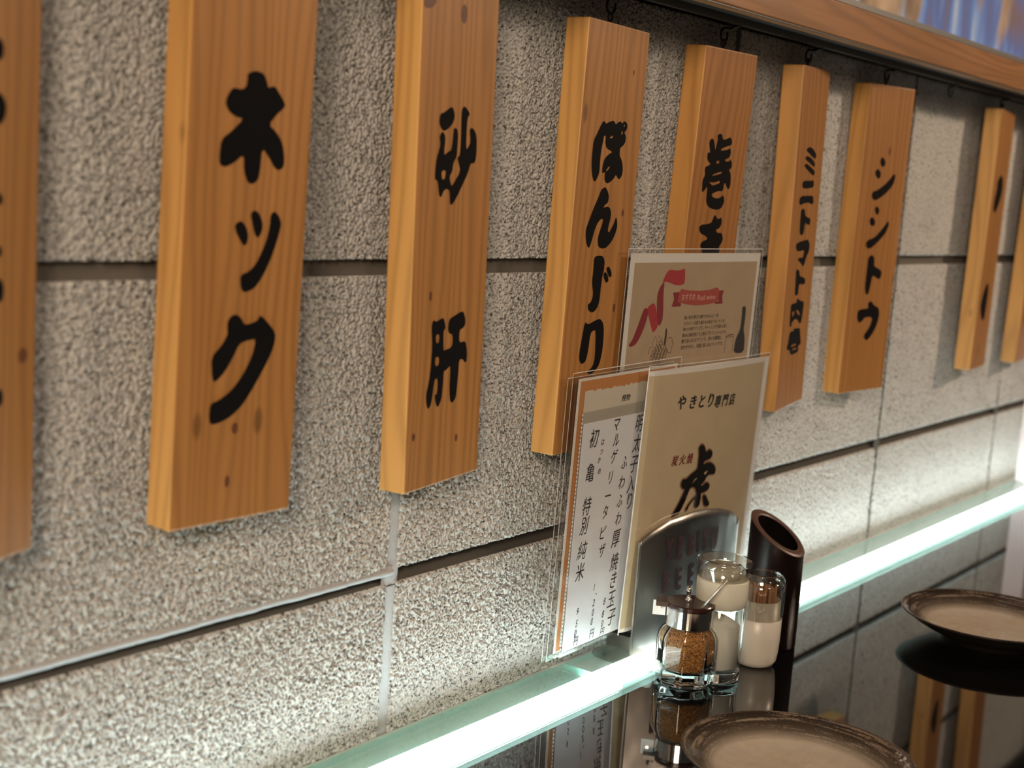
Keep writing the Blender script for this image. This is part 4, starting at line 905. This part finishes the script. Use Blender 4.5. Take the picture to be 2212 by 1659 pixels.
CC = (370.2, -92.5); CRo, CRi = 22.9, 17.0
cy_ = thing('skewer_holder', (*CC, TZ), 'dark brown tube with slanted cut top, for used skewers', 'skewer holder')
vd = Vector((CC[0] - cx, CC[1] - cy, 0)).normalized(); rd = Vector((vd.y, -vd.x, 0))
def cut(x, y, zc=TZ + 94.47):
    d = Vector((x - CC[0], y - CC[1], 0))
    return zc - .60 * d.dot(rd) + .26 * d.dot(vd)
seg = 72
def ringpts(r, zf): return [(CC[0] + r * math.cos(2 * math.pi * k / seg), CC[1] + r * math.sin(2 * math.pi * k / seg), zf(CC[0] + r * math.cos(2 * math.pi * k / seg), CC[1] + r * math.sin(2 * math.pi * k / seg))) for k in range(seg)]
def bands(rings):
    v, f = [], []
    for q in rings: v += q
    for i in range(len(rings) - 1):
        for k in range(seg):
            k2 = (k + 1) % seg
            f.append((i * seg + k, i * seg + k2, (i + 1) * seg + k2, (i + 1) * seg + k))
    return v, f
v, f = bands([ringpts(CRo - 1.5, lambda x, y: TZ + 0.1), ringpts(CRo, lambda x, y: TZ + 1.566), ringpts(CRo, lambda x, y: cut(x, y) - 1.0)])
f.append(tuple(range(seg))[::-1])
mesh_obj('tube_wall', v, f, 'lacquer', cy_, smooth=True)
mesh_obj('cut_rim', *bands([ringpts(CRo, lambda x, y: cut(x, y) - 1.0), ringpts(CRo - .8, lambda x, y: cut(x, y)), ringpts(CRi + .6, lambda x, y: cut(x, y) + .1), ringpts(CRi, lambda x, y: cut(x, y) - .6)]), 'cut_rim', cy_, smooth=True)
v, f = bands([ringpts(CRi, lambda x, y: cut(x, y) - .6), ringpts(CRi, lambda x, y: TZ + 5.874)])
f.append(tuple(range(seg, 2 * seg)))
mesh_obj('bore', v, f, 'inside_black', cy_, smooth=True)

# ------------------------------------------------------------------ plates
def plate(c, R, label):
    t = thing('plate', (*c, TZ), label, 'plate', 'brown brushed plates on the black table')
    k = R / 75.0
    top = [(0, 7.0), (22, 7.0), (38, 7.6), (48, 9.4), (54, 12.0), (60, 15.6), (67, 20.0), (72, 22.6), (74, 23.4), (75, 23.0)]
    bot = [(75, 22.2), (72, 20.6), (64, 15.0), (56, 10.5), (48, 7.0), (42, 5.0), (39, 3.4), (38, .1), (34, .1), (33, 2.6), (0, 3.0)]
    mesh_obj('dish', *lathe([(r * k, TZ + z) for r, z in top], c, 96), 'glaze', t, smooth=True)
    mesh_obj('underside', *lathe([(r * k, TZ + z) for r, z in [(75, 23.0)] + bot], c, 96), 'plate_under', t, smooth=True)
    return t
plate((119.0, -238.3), 73.0, 'brown brushed ceramic plate in the foreground, nearest the jars')
plate((530.0, -222.4), 74.4, 'brown brushed ceramic plate farther along, at the right edge')

# ------------------------------------------------------------------ far end of the place
card = mesh_obj('menu_card', *slab([(1264, -16), (1267, -16), (1276, -40), (1273, -41)], GZ, GZ + 210), 'pink_card', loc=(1296, -8, GZ))
tag(card, 'pale pink card standing on the glass at the far right end', 'card')
tag(mesh_obj('wall_right', *box(1610, 1630, -420, 26, -1030, 1470), 'brown_wall', loc=(1610, -200, -1030)), 'dark brown partition at the far right end', kind='structure')
tag(mesh_obj('floor', *box(-3000, 2400, -2600, 26, -1050, -1030), 'floor', loc=(0, -1000, -1030)), 'dark floor under the table', kind='structure')
tag(mesh_obj('ceiling', *box(-3000, 2400, -2600, 26, 1470, 1490), 'ceiling', loc=(0, -1000, 1470)), 'dark ceiling above the table', kind='structure')
for o in bpy.data.objects:
    if '_o' in o: del o['_o']
